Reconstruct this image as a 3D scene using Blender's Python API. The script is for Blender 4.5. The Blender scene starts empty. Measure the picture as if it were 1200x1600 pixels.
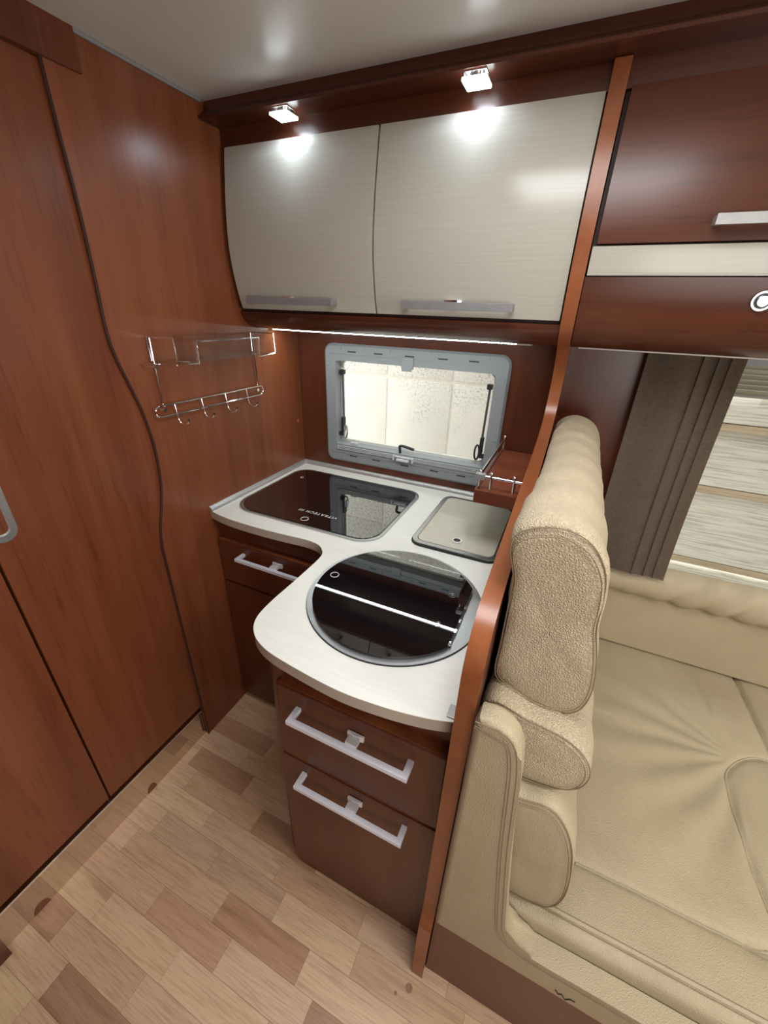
import bpy, bmesh, math, random
from mathutils import Matrix, Vector, noise

random.seed(7)
S = bpy.context.scene
COL = S.collection

# ------------------------------------------------------------------ camera
cam_d = bpy.data.cameras.new('camera')
cam = bpy.data.objects.new('camera', cam_d)
COL.objects.link(cam)
cam_d.sensor_fit = 'VERTICAL'
cam_d.sensor_height = 36.0
cam_d.sensor_width = 27.0
cam_d.lens = 629.4654 * 36.0 / 1600.0
cam_d.clip_start = 0.02
RX = Vector((0.90749011, 0.41891074, 0.03123291))
RY = Vector((0.21351984, -0.39596292, -0.89309722))
RZ = Vector((-0.36176095, 0.81714574, -0.44877819))
M = Matrix((( RX.x, -RY.x, -RZ.x), (RX.y, -RY.y, -RZ.y), (RX.z, -RY.z, -RZ.z))).to_4x4()
M.translation = Vector((1.01589308, -1.40956137, 1.51858488))
cam.matrix_world = M
S.camera = cam

# ------------------------------------------------------------------ world, exposure, daylight
S.view_settings.view_transform = 'Standard'
S.view_settings.look = 'None'
S.view_settings.gamma = 1.0
S.view_settings.use_curve_mapping = False
S.view_settings.exposure = 0.0

world = bpy.data.worlds.new('overcast_sky')
S.world = world
world.use_nodes = True
wn = world.node_tree
bg = wn.nodes['Background']
bg.inputs['Color'].default_value = (1.0, 0.985, 0.95, 1)
bg.inputs['Strength'].default_value = 2.5


def area(name, loc, rot, sx, sy, power, color=(1, 1, 1), spread=180):
    l = bpy.data.lights.new(name, 'AREA')
    l.shape = 'RECTANGLE'
    l.size = sx
    l.size_y = sy
    l.energy = power
    l.color = color
    l.spread = math.radians(spread)
    o = bpy.data.objects.new(name, l)
    o.location = loc
    o.rotation_euler = rot
    COL.objects.link(o)
    return o


# hatch daylight, plus area lamps standing in for unseen aisle and cab windows
area('hatch_daylight', (0.95, -0.90, 2.03), (0, 0, 0), 0.48, 0.42, 9.5, (0.96, 0.98, 1.0))
area('roof_light_daylight', (2.05, -1.35, 2.03), (0, 0, 0), 0.48, 0.48, 14, (1.0, 0.98, 0.93))
area('aisle_window_daylight', (1.7, -2.17, 1.25), (math.radians(90), 0, 0), 1.0, 0.5, 12, (1.0, 0.97, 0.92))
area('cab_window_daylight', (3.35, -1.1, 1.25), (math.radians(90), 0, math.radians(90)), 1.4, 0.8, 22, (1.0, 0.97, 0.92))


# ------------------------------------------------------------------ materials
def nmat(name):
    m = bpy.data.materials.new(name)
    m.use_nodes = True
    nt = m.node_tree
    return m, nt, nt.nodes['Principled BSDF']


def N(nt, t, **kw):
    n = nt.nodes.new(t)
    for k, v in kw.items():
        if k in n.inputs:
            n.inputs[k].default_value = v
        else:
            setattr(n, k, v)
    return n


def ramp(nt, stops):
    r = nt.nodes.new('ShaderNodeValToRGB')
    e = r.color_ramp.elements
    while len(e) < len(stops):
        e.new(0.5)
    for i, (p, c) in enumerate(stops):
        e[i].position = p
        e[i].color = (c[0], c[1], c[2], 1)
    return r


def plain(name, col, rough=0.5, metal=0.0, spec=0.5, nscale=60.0, namt=0.06, bump=0.0, coat=0.0, stretch=(1, 1, 1)):
    """plain coloured surface with a little procedural variation"""
    m, nt, b = nmat(name)
    tc = N(nt, 'ShaderNodeTexCoord')
    mp = N(nt, 'ShaderNodeMapping')
    mp.inputs['Scale'].default_value = stretch
    nt.links.new(tc.outputs['Object'], mp.inputs['Vector'])
    no = N(nt, 'ShaderNodeTexNoise', Scale=nscale, Detail=3.0)
    nt.links.new(mp.outputs['Vector'], no.inputs['Vector'])
    lo = tuple(c * (1 - namt) for c in col)
    hi = tuple(min(1, c * (1 + namt)) for c in col)
    r = ramp(nt, [(0.3, lo), (0.7, hi)])
    nt.links.new(no.outputs['Fac'], r.inputs['Fac'])
    nt.links.new(r.outputs['Color'], b.inputs['Base Color'])
    b.inputs['Roughness'].default_value = rough
    b.inputs['Metallic'].default_value = metal
    b.inputs['Specular IOR Level'].default_value = spec
    b.inputs['Coat Weight'].default_value = coat
    b.inputs['Coat Roughness'].default_value = 0.08
    if bump:
        bp = N(nt, 'ShaderNodeBump', Strength=bump, Distance=0.002)
        nt.links.new(no.outputs['Fac'], bp.inputs['Height'])
        nt.links.new(bp.outputs['Normal'], b.inputs['Normal'])
    return m


def wood(name, dark, mid, light, axis='z', rough=0.30, k=1.0, fleck=0.35, coat=0.0):
    """cherry laminate: stretched streaks plus short dark flecks along the grain"""
    m, nt, b = nmat(name)
    g = N(nt, 'ShaderNodeNewGeometry')
    s = {'x': (1.0, 20, 20), 'y': (20, 1.0, 20), 'z': (20, 20, 1.0)}[axis]
    s2 = {'x': (9, 160, 160), 'y': (160, 9, 160), 'z': (160, 160, 9)}[axis]
    s3 = {'x': (.55, 5.5, 5.5), 'y': (5.5, .55, 5.5), 'z': (5.5, 5.5, .55)}[axis]
    outs = []
    for sc, det in ((s, 3.0), (s2, 2.0), (s3, 2.0)):
        mp = N(nt, 'ShaderNodeMapping')
        mp.inputs['Scale'].default_value = tuple(v * k for v in sc)
        nt.links.new(g.outputs['Position'], mp.inputs['Vector'])
        no = N(nt, 'ShaderNodeTexNoise', Scale=1.0, Detail=det, Distortion=0.3)
        nt.links.new(mp.outputs['Vector'], no.inputs['Vector'])
        outs.append(no.outputs['Fac'])
    mx = N(nt, 'ShaderNodeMix')
    mx.data_type = 'FLOAT'
    mx.inputs[0].default_value = 0.5
    nt.links.new(outs[0], mx.inputs[2])
    nt.links.new(outs[2], mx.inputs[3])
    r = ramp(nt, [(0.36, dark), (0.5, mid), (0.64, light)])
    nt.links.new(mx.outputs[0], r.inputs['Fac'])
    r2 = ramp(nt, [(0.28, (1 - fleck * .7,) * 3), (0.44, (1, 1, 1))])
    nt.links.new(outs[1], r2.inputs['Fac'])
    mm = N(nt, 'ShaderNodeMix')
    mm.data_type = 'RGBA'
    mm.blend_type = 'MULTIPLY'
    mm.inputs[0].default_value = 1.0
    nt.links.new(r.outputs['Color'], mm.inputs[6])
    nt.links.new(r2.outputs['Color'], mm.inputs[7])
    nt.links.new(mm.outputs[2], b.inputs['Base Color'])
    b.inputs['Roughness'].default_value = rough
    b.inputs['Specular IOR Level'].default_value = 0.42
    b.inputs['Coat Weight'].default_value = coat
    b.inputs['Coat Roughness'].default_value = 0.25
    bp = N(nt, 'ShaderNodeBump', Strength=0.06, Distance=0.001)
    nt.links.new(outs[1], bp.inputs['Height'])
    nt.links.new(bp.outputs['Normal'], b.inputs['Normal'])
    return m


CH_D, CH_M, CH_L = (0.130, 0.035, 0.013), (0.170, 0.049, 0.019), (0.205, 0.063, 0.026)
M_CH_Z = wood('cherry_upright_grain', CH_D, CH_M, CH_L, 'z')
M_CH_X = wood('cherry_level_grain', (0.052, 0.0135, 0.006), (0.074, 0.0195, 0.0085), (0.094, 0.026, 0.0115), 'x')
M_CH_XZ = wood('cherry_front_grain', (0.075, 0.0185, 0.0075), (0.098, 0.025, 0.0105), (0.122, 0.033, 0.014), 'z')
M_EDGE = wood('cherry_edge_band', (0.20, 0.060, 0.020), (0.235, 0.072, 0.025), (0.27, 0.086, 0.030), 'y', rough=0.3, k=1.6, fleck=0.1)  # panel edge colour; doubles as the lit tone on drawer tops
M_SHELF = wood('cherry_shelf', (0.14, 0.036, 0.016), (0.185, 0.048, 0.022), (0.22, 0.06, 0.028), 'x', rough=0.3)
M_INNER = plain('dark_carcass_wood', (0.055, 0.014, 0.009), 0.5)
M_GROOVE = plain('dark_groove', (0.03, 0.008, 0.005), 0.6)
M_PLINTH_BROWN = plain('bench_plinth_brown', (0.13, 0.053, 0.031), 0.45, nscale=140, namt=0.15, stretch=(1, 1, 4))
M_ALU = plain('brushed_aluminium', (0.76, 0.79, 0.88), 0.5, 0.2, nscale=30, namt=0.05, stretch=(1, 30, 30))
M_ALU_SATIN = plain('satin_aluminium', (0.42, 0.42, 0.42), 0.42, 0.6, nscale=40)
M_ALU_GREY = plain('grey_aluminium', (0.24, 0.24, 0.245), 0.45, 0.3, nscale=40)
M_CHROME = plain('chrome', (0.82, 0.82, 0.83), 0.10, 1.0, nscale=5, namt=0.02)
M_STEEL = plain('brushed_steel', (0.50, 0.51, 0.52), 0.36, 1.0, nscale=20, namt=0.03)
M_TAB = plain('bright_latch_tab', (0.80, 0.81, 0.84), 0.3, 0.4)
M_BLACK = plain('black_plastic', (0.02, 0.02, 0.02), 0.4)
M_RUBBER = plain('black_rubber', (0.012, 0.012, 0.012), 0.6)
M_GREY = plain('grey_window_plastic', (0.25, 0.27, 0.285), 0.5, nscale=300, namt=0.05)
M_GREY2 = plain('pale_inner_plastic', (0.45, 0.47, 0.48), 0.4)
M_CEIL = plain('pale_ceiling_lining', (0.60, 0.575, 0.53), 0.30, nscale=400, namt=0.05, bump=0.1)
M_WHITE = plain('white_shell', (0.6, 0.58, 0.54), 0.6)
M_BLACKGLASS = plain('black_glass', (0.004, 0.004, 0.005), 0.012, spec=1.0, nscale=3, coat=1.0)
M_BLACKGLASS.node_tree.nodes['Principled BSDF'].inputs['Coat IOR'].default_value = 1.75
M_BLACKGLASS.node_tree.nodes['Principled BSDF'].inputs['Coat Roughness'].default_value = 0.01
M_PRINT = plain('silver_print', (0.75, 0.75, 0.75), 0.4)
M_THREAD = plain('tan_thread', (0.22, 0.16, 0.095), 0.8)
M_LOGO = plain('dark_embroidery', (0.02, 0.017, 0.012), 0.8)


def cream_door():
    m, nt, b = nmat('cream_wavy_grain_gloss')
    g = N(nt, 'ShaderNodeNewGeometry')
    mp = N(nt, 'ShaderNodeMapping')
    mp.inputs['Scale'].default_value = (1.0, 9.0, 9.0)
    nt.links.new(g.outputs['Position'], mp.inputs['Vector'])
    w = N(nt, 'ShaderNodeTexWave', Scale=3.2, Distortion=9.0, Detail=3.0)
    w.bands_direction = 'Z'
    w.inputs['Detail Scale'].default_value = 1.3
    nt.links.new(mp.outputs['Vector'], w.inputs['Vector'])
    mp2 = N(nt, 'ShaderNodeMapping')
    mp2.inputs['Scale'].default_value = (14.0, 300.0, 300.0)
    nt.links.new(g.outputs['Position'], mp2.inputs['Vector'])
    n2 = N(nt, 'ShaderNodeTexNoise', Scale=1.0, Detail=2.0)
    nt.links.new(mp2.outputs['Vector'], n2.inputs['Vector'])
    mx = N(nt, 'ShaderNodeMix')
    mx.data_type = 'FLOAT'
    mx.inputs[0].default_value = 0.5
    nt.links.new(w.outputs['Fac'], mx.inputs[2])
    nt.links.new(n2.outputs['Fac'], mx.inputs[3])
    r = ramp(nt, [(0.2, (0.395, 0.372, 0.318)), (0.8, (0.412, 0.390, 0.336))])
    nt.links.new(mx.outputs[0], r.inputs['Fac'])
    nt.links.new(r.outputs['Color'], b.inputs['Base Color'])
    b.inputs['Roughness'].default_value = 0.17
    b.inputs['Specular IOR Level'].default_value = 0.32
    bp = N(nt, 'ShaderNodeBump', Strength=0.05, Distance=0.001)
    nt.links.new(n2.outputs['Fac'], bp.inputs['Height'])
    nt.links.new(bp.outputs['Normal'], b.inputs['Normal'])
    return m


M_CREAM = cream_door()
M_WORKTOP = plain('white_laminate_top', (0.74, 0.735, 0.68), 0.33, nscale=3, namt=0.035, stretch=(6, 60, 6))
M_WORKTOP_EDGE = plain('pale_top_edge', (0.42, 0.36, 0.30), 0.4, nscale=10)
M_LID = plain('cream_lid', (0.50, 0.47, 0.39), 0.12, nscale=4, namt=0.05, stretch=(4, 40, 4), coat=0.6)


def leather(name, c0, c1, bump=0.5):
    m, nt, b = nmat(name)
    tc = N(nt, 'ShaderNodeTexCoord')
    v = N(nt, 'ShaderNodeTexVoronoi', Scale=260.0)
    v.feature = 'DISTANCE_TO_EDGE'
    dn = N(nt, 'ShaderNodeTexNoise', Scale=120.0, Detail=2.0)
    nt.links.new(tc.outputs['Object'], dn.inputs['Vector'])
    add = N(nt, 'ShaderNodeMix')
    add.data_type = 'VECTOR'
    add.inputs[0].default_value = 0.004
    nt.links.new(tc.outputs['Object'], add.inputs[4])
    nt.links.new(dn.outputs['Color'], add.inputs[5])
    nt.links.new(add.outputs[1], v.inputs['Vector'])
    n1 = N(nt, 'ShaderNodeTexNoise', Scale=7.0, Detail=4.0)
    nt.links.new(tc.outputs['Object'], n1.inputs['Vector'])
    r = ramp(nt, [(0.3, c0), (0.7, c1)])
    nt.links.new(n1.outputs['Fac'], r.inputs['Fac'])
    nt.links.new(r.outputs['Color'], b.inputs['Base Color'])
    b.inputs['Roughness'].default_value = 0.48
    b.inputs['Specular IOR Level'].default_value = 0.45
    bp = N(nt, 'ShaderNodeBump', Strength=bump, Distance=0.0016)
    mr = N(nt, 'ShaderNodeMapRange')
    mr.inputs['From Max'].default_value = 0.35
    nt.links.new(v.outputs['Distance'], mr.inputs['Value'])
    nt.links.new(mr.outputs['Result'], bp.inputs['Height'])
    n3 = N(nt, 'ShaderNodeTexNoise', Scale=18.0, Detail=3.0)
    nt.links.new(tc.outputs['Object'], n3.inputs['Vector'])
    bp2 = N(nt, 'ShaderNodeBump', Strength=0.25, Distance=0.006)
    nt.links.new(n3.outputs['Fac'], bp2.inputs['Height'])
    nt.links.new(bp2.outputs['Normal'], bp.inputs['Normal'])
    nt.links.new(bp.outputs['Normal'], b.inputs['Normal'])
    return m


M_LEATHER = leather('beige_pebbled_leather', (0.44, 0.360, 0.240), (0.48, 0.395, 0.27), 0.8)
M_LEATHER2 = leather('beige_smooth_leather', (0.345, 0.285, 0.180), (0.39, 0.325, 0.21), 0.35)


def plank_mat():
    m, nt, b = nmat('floor_plank_print')
    oi = N(nt, 'ShaderNodeObjectInfo')
    g = N(nt, 'ShaderNodeNewGeometry')
    mul = N(nt, 'ShaderNodeMath', operation='MULTIPLY')
    mul.inputs[1].default_value = 37.0
    nt.links.new(oi.outputs['Random'], mul.inputs[0])
    cx = N(nt, 'ShaderNodeCombineXYZ')
    nt.links.new(mul.outputs[0], cx.inputs['X'])
    nt.links.new(mul.outputs[0], cx.inputs['Y'])
    nt.links.new(oi.outputs['Random'], cx.inputs['Z'])
    ad = N(nt, 'ShaderNodeVectorMath', operation='ADD')
    nt.links.new(g.outputs['Position'], ad.inputs[0])
    nt.links.new(cx.outputs[0], ad.inputs[1])
    mp = N(nt, 'ShaderNodeMapping')
    mp.inputs['Scale'].default_value = (2.2, 30, 1)
    nt.links.new(ad.outputs[0], mp.inputs['Vector'])
    n1 = N(nt, 'ShaderNodeTexNoise', Scale=1.0, Detail=4.0, Distortion=0.6)
    nt.links.new(mp.outputs['Vector'], n1.inputs['Vector'])
    mp2 = N(nt, 'ShaderNodeMapping')
    mp2.inputs['Scale'].default_value = (14, 260, 1)
    nt.links.new(ad.outputs[0], mp2.inputs['Vector'])
    n2 = N(nt, 'ShaderNodeTexNoise', Scale=1.0, Detail=2.0)
    nt.links.new(mp2.outputs['Vector'], n2.inputs['Vector'])
    r1 = ramp(nt, [(0.28, (0.78, 0.71, 0.65)), (0.43, (0.97, 0.96, 0.95)), (0.66, (1.06, 1.06, 1.06))])
    nt.links.new(n1.outputs['Fac'], r1.inputs['Fac'])
    r2 = ramp(nt, [(0.35, (0.84, 0.80, 0.76)), (0.55, (1, 1, 1))])
    nt.links.new(n2.outputs['Fac'], r2.inputs['Fac'])
    a = N(nt, 'ShaderNodeMix')
    a.data_type = 'RGBA'
    a.blend_type = 'MULTIPLY'
    a.inputs[0].default_value = 1
    nt.links.new(oi.outputs['Color'], a.inputs[6])
    nt.links.new(r1.outputs['Color'], a.inputs[7])
    a2 = N(nt, 'ShaderNodeMix')
    a2.data_type = 'RGBA'
    a2.blend_type = 'MULTIPLY'
    a2.inputs[0].default_value = 1
    nt.links.new(a.outputs[2], a2.inputs[6])
    nt.links.new(r2.outputs['Color'], a2.inputs[7])
    nt.links.new(a2.outputs[2], b.inputs['Base Color'])
    b.inputs['Roughness'].default_value = 0.42
    bp = N(nt, 'ShaderNodeBump', Strength=0.08, Distance=0.001)
    nt.links.new(n2.outputs['Fac'], bp.inputs['Height'])
    nt.links.new(bp.outputs['Normal'], b.inputs['Normal'])
    return m


M_PLANK = plank_mat()
M_FLOORBASE = plain('floor_base', (0.36, 0.24, 0.15), 0.6)
M_SKIRT = plain('tan_mirror_skirting', (0.62, 0.50, 0.38), 0.08, 0.9, nscale=2, namt=0.05)


def fabric():
    m, nt, b = nmat('taupe_woven_curtain')
    tc = N(nt, 'ShaderNodeTexCoord')
    mp = N(nt, 'ShaderNodeMapping')
    mp.inputs['Scale'].default_value = (90, 90, 900)
    nt.links.new(tc.outputs['Object'], mp.inputs['Vector'])
    n1 = N(nt, 'ShaderNodeTexNoise', Scale=1.0, Detail=2.0)
    nt.links.new(mp.outputs['Vector'], n1.inputs['Vector'])
    mp2 = N(nt, 'ShaderNodeMapping')
    mp2.inputs['Scale'].default_value = (900, 90, 60)
    nt.links.new(tc.outputs['Object'], mp2.inputs['Vector'])
    n2 = N(nt, 'ShaderNodeTexNoise', Scale=1.0, Detail=2.0)
    nt.links.new(mp2.outputs['Vector'], n2.inputs['Vector'])
    mx = N(nt, 'ShaderNodeMix')
    mx.data_type = 'FLOAT'
    mx.inputs[0].default_value = 0.4
    nt.links.new(n1.outputs['Fac'], mx.inputs[2])
    nt.links.new(n2.outputs['Fac'], mx.inputs[3])
    r = ramp(nt, [(0.3, (0.13, 0.095, 0.07)), (0.7, (0.24, 0.185, 0.14))])
    nt.links.new(mx.outputs[0], r.inputs['Fac'])
    nt.links.new(r.outputs['Color'], b.inputs['Base Color'])
    b.inputs['Roughness'].default_value = 0.9
    tr = N(nt, 'ShaderNodeBsdfTranslucent')
    nt.links.new(r.outputs['Color'], tr.inputs['Color'])
    ms = N(nt, 'ShaderNodeMixShader')
    ms.inputs[0].default_value = 0.15
    out = nt.nodes['Material Output']
    nt.links.new(b.outputs[0], ms.inputs[1])
    nt.links.new(tr.outputs[0], ms.inputs[2])
    nt.links.new(ms.outputs[0], out.inputs['Surface'])
    return m


M_CURTAIN = fabric()


def glassy(name, tint=(1, 1, 1), mixf=0.10):
    m = bpy.data.materials.new(name)
    m.use_nodes = True
    nt = m.node_tree
    nt.nodes.clear()
    out = N(nt, 'ShaderNodeOutputMaterial')
    t = N(nt, 'ShaderNodeBsdfTransparent')
    t.inputs['Color'].default_value = (*tint, 1)
    g = N(nt, 'ShaderNodeBsdfGlossy')
    g.inputs['Roughness'].default_value = 0.03
    fr = N(nt, 'ShaderNodeFresnel')
    fr.inputs['IOR'].default_value = 1.45
    ms = N(nt, 'ShaderNodeMixShader')
    gm = N(nt, 'ShaderNodeNewGeometry')
    inv = N(nt, 'ShaderNodeMath', operation='SUBTRACT')
    inv.inputs[0].default_value = 1.0
    nt.links.new(gm.outputs['Backfacing'], inv.inputs[1])
    mu = N(nt, 'ShaderNodeMath', operation='MULTIPLY')
    nt.links.new(fr.outputs[0], mu.inputs[0])
    nt.links.new(inv.outputs[0], mu.inputs[1])
    nt.links.new(mu.outputs[0], ms.inputs[0])
    nt.links.new(t.outputs[0], ms.inputs[1])
    nt.links.new(g.outputs[0], ms.inputs[2])
    nt.links.new(ms.outputs[0], out.inputs['Surface'])
    return m


M_GLASS = glassy('clear_pane', (0.96, 0.97, 0.96))
M_ACRYL = glassy('clear_acrylic', (0.90, 0.91, 0.90))


def emis(name, col, st):
    m, nt, b = nmat(name)
    b.inputs['Base Color'].default_value = (0.8, 0.8, 0.8, 1)
    b.inputs['Emission Color'].default_value = (*col, 1)
    b.inputs['Emission Strength'].default_value = st
    return m


M_SPOT = emis('lit_led_lens', (0.85, 0.95, 1.0), 9.0)
M_DIODE = emis('lit_led_diode', (0.92, 1.0, 0.96), 16.0)
M_STRIPOFF = plain('unlit_strip_cover', (0.55, 0.52, 0.48), 0.35)


def speckled_concrete():
    m, nt, b = nmat('white_painted_concrete')
    g = N(nt, 'ShaderNodeNewGeometry')
    n1 = N(nt, 'ShaderNodeTexNoise', Scale=80.0, Detail=6.0, Roughness=0.7)
    nt.links.new(g.outputs['Position'], n1.inputs['Vector'])
    n2 = N(nt, 'ShaderNodeTexNoise', Scale=3.0, Detail=2.0)
    nt.links.new(g.outputs['Position'], n2.inputs['Vector'])
    r2 = ramp(nt, [(0.42, (0, 0, 0)), (0.66, (1, 1, 1))])
    sx = N(nt, 'ShaderNodeSeparateXYZ')
    nt.links.new(g.outputs['Position'], sx.inputs[0])
    # grime is heavier towards the top and the left end of the wall
    m1 = N(nt, 'ShaderNodeMath', operation='MULTIPLY_ADD')
    nt.links.new(sx.outputs['X'], m1.inputs[0])
    m1.inputs[1].default_value = -0.40
    nt.links.new(n2.outputs['Fac'], m1.inputs[2])
    m2 = N(nt, 'ShaderNodeMath', operation='MULTIPLY_ADD')
    nt.links.new(sx.outputs['Z'], m2.inputs[0])
    m2.inputs[1].default_value = 0.75
    m2b = N(nt, 'ShaderNodeMath', operation='SUBTRACT')
    nt.links.new(m1.outputs[0], m2b.inputs[0])
    m2b.inputs[1].default_value = 0.72
    nt.links.new(m2b.outputs[0], m2.inputs[2])
    nt.links.new(m2.outputs[0], r2.inputs['Fac'])
    r1 = ramp(nt, [(0.48, (0.80, 0.79, 0.72)), (0.66, (0.30, 0.30, 0.28))])
    nt.links.new(n1.outputs['Fac'], r1.inputs['Fac'])
    mx = N(nt, 'ShaderNodeMix')
    mx.data_type = 'RGBA'
    nt.links.new(r2.outputs['Color'], mx.inputs[0])
    mx.inputs[6].default_value = (0.80, 0.79, 0.72, 1)
    nt.links.new(r1.outputs['Color'], mx.inputs[7])
    nt.links.new(mx.outputs[2], b.inputs['Base Color'])
    b.inputs['Roughness'].default_value = 0.85
    return m


M_CONC = speckled_concrete()
M_MORTAR = plain('pale_mortar', (0.78, 0.75, 0.67), 0.9)


def board_mat(name, lo, hi):
    m, nt, b = nmat(name)
    g = N(nt, 'ShaderNodeNewGeometry')
    mp = N(nt, 'ShaderNodeMapping')
    mp.inputs['Scale'].default_value = (3.5, 10, 110)
    nt.links.new(g.outputs['Position'], mp.inputs['Vector'])
    n1 = N(nt, 'ShaderNodeTexNoise', Scale=1.0, Detail=4.0, Roughness=0.65, Distortion=0.6)
    nt.links.new(mp.outputs['Vector'], n1.inputs['Vector'])
    r = ramp(nt, [(0.36, lo), (0.56, hi)])
    nt.links.new(n1.outputs['Fac'], r.inputs['Fac'])
    nt.links.new(r.outputs['Color'], b.inputs['Base Color'])
    b.inputs['Roughness'].default_value = 0.8
    return m


M_BOARD = board_mat('weathered_pale_board', (0.50, 0.48, 0.38), (0.78, 0.76, 0.66))
M_BATTEN = board_mat('tan_board_edge', (0.36, 0.28, 0.17), (0.52, 0.42, 0.28))
M_BLIND = plain('grey_green_blind', (0.30, 0.29, 0.21), 0.8, nscale=1, namt=0.25, stretch=(2, 2, 120))
M_GROUND = plain('pale_gravel', (0.5, 0.48, 0.43), 0.95, nscale=30, namt=0.2)


# ------------------------------------------------------------------ geometry helpers
ORG = {}


def obj(name, bm, mat, parent=None, origin=None, smooth=35, kind=None, label=None, stuff=False):
    """link a bmesh (in world coordinates) as one object; parts are stored in their thing's coordinates"""
    me = bpy.data.meshes.new(name)
    bmesh.ops.recalc_face_normals(bm, faces=bm.faces[:]) if not getattr(bm, 'keep', False) else None
    if parent is not None:
        off = ORG[parent.name]
    elif origin is not None:
        off = Vector(origin)
    else:
        xs = [v.co.x for v in bm.verts]
        ys = [v.co.y for v in bm.verts]
        zs = [v.co.z for v in bm.verts]
        off = Vector(((min(xs) + max(xs)) / 2, (min(ys) + max(ys)) / 2, min(zs)))
    bmesh.ops.translate(bm, verts=bm.verts[:], vec=-off)
    bm.to_mesh(me)
    bm.free()
    if smooth:
        me.shade_smooth()
        me.set_sharp_from_angle(angle=math.radians(smooth))
    if mat is not None:
        me.materials.append(mat)
    o = bpy.data.objects.new(name, me)
    COL.objects.link(o)
    if smooth == 35:
        wm = o.modifiers.new('flat_faces', 'WEIGHTED_NORMAL')
        wm.keep_sharp = True
        wm.weight = 80
    if parent is not None:
        o.parent = parent
    else:
        o.location = off
    ORG[o.name] = off
    if kind:
        o['kind'] = kind
    if stuff:
        o['kind'] = 'stuff'
    if label:
        o['label'] = label
    return o


def thing(name, label, cat, loc, group=None, kind=None):
    o = bpy.data.objects.new(name, None)
    o.empty_display_size = 0.05
    COL.objects.link(o)
    o.location = loc
    ORG[o.name] = Vector(loc)
    if label:
        o['label'] = label
    if cat:
        o['category'] = cat
    if group:
        o['group'] = group
    if kind:
        o['kind'] = kind
    return o


def tag(o, label, cat, group=None):
    o['label'] = label
    o['category'] = cat
    if group:
        o['group'] = group
    return o


def box(bm, x0, x1, y0, y1, z0, z1, bev=0.0, seg=2):
    r = bmesh.ops.create_cube(bm, size=1.0)
    vs = r['verts']
    for v in vs:
        v.co = Vector(((x0 + x1) / 2 + v.co.x * (x1 - x0), (y0 + y1) / 2 + v.co.y * (y1 - y0), (z0 + z1) / 2 + v.co.z * (z1 - z0)))
    if bev:
        es = list({e for v in vs for e in v.link_edges})
        bmesh.ops.bevel(bm, geom=es, offset=bev, segments=seg, profile=0.5, affect='EDGES')
    return bm


def B(*a, **k):
    return box(bmesh.new(), *a, **k)


def prism(pts, axis, a, b, bev=0.0, seg=2, bm=None, angle=30):
    """extrude a polygon; pts are the two coordinates other than axis, in x,y,z order"""
    bm = bm or bmesh.new()

    def P(p, t):
        return {'x': (t, p[0], p[1]), 'y': (p[0], t, p[1]), 'z': (p[0], p[1], t)}[axis]
    v0 = [bm.verts.new(P(p, a)) for p in pts]
    v1 = [bm.verts.new(P(p, b)) for p in pts]
    n = len(pts)
    f0 = bm.faces.new(v0)
    f1 = bm.faces.new(v1[::-1])
    for i in range(n):
        bm.faces.new((v0[i], v0[(i + 1) % n], v1[(i + 1) % n], v1[i]))
    if bev:
        es = list(f0.edges) + list(f1.edges)
        bmesh.ops.bevel(bm, geom=es, offset=bev, segments=seg, profile=0.5, affect='EDGES')
    return bm


def rrect(x0, x1, y0, y1, r, n=6):
    """rounded rectangle outline; r a number or four radii (x0y0, x1y0, x1y1, x0y1)"""
    if not isinstance(r, (tuple, list)):
        r = (r,) * 4
    out = []
    for (cx, cy, a0, rr) in ((x0 + r[0], y0 + r[0], 180, r[0]), (x1 - r[1], y0 + r[1], 270, r[1]), (x1 - r[2], y1 - r[2], 0, r[2]), (x0 + r[3], y1 - r[3], 90, r[3])):
        for i in range(n + 1):
            a = math.radians(a0 + 90 * i / n)
            out.append((cx + rr * math.cos(a), cy + rr * math.sin(a)))
    return out


def ringprism(outer, inner, axis, a, b, bm=None):
    """frame between two outlines of equal point count"""
    bm = bm or bmesh.new()

    def P(p, t):
        return {'x': (t, p[0], p[1]), 'y': (p[0], t, p[1]), 'z': (p[0], p[1], t)}[axis]
    n = len(outer)
    rings = [[bm.verts.new(P(p, t)) for p in L] for L, t in ((outer, a), (outer, b), (inner, b), (inner, a))]
    for k in range(4):
        A, Bq = rings[k], rings[(k + 1) % 4]
        for i in range(n):
            bm.faces.new((A[i], A[(i + 1) % n], Bq[(i + 1) % n], Bq[i]))
    return bm


def cyl(bm, p, q, r, n=16, r2=None, cap=True):
    p, q = Vector(p), Vector(q)
    d = (q - p)
    m = Matrix.Translation((p + q) / 2) @ d.to_track_quat('Z', 'Y').to_matrix().to_4x4()
    bmesh.ops.create_cone(bm, cap_ends=cap, segments=n, radius1=r, radius2=r if r2 is None else r2, depth=d.length, matrix=m)
    return bm


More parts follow.
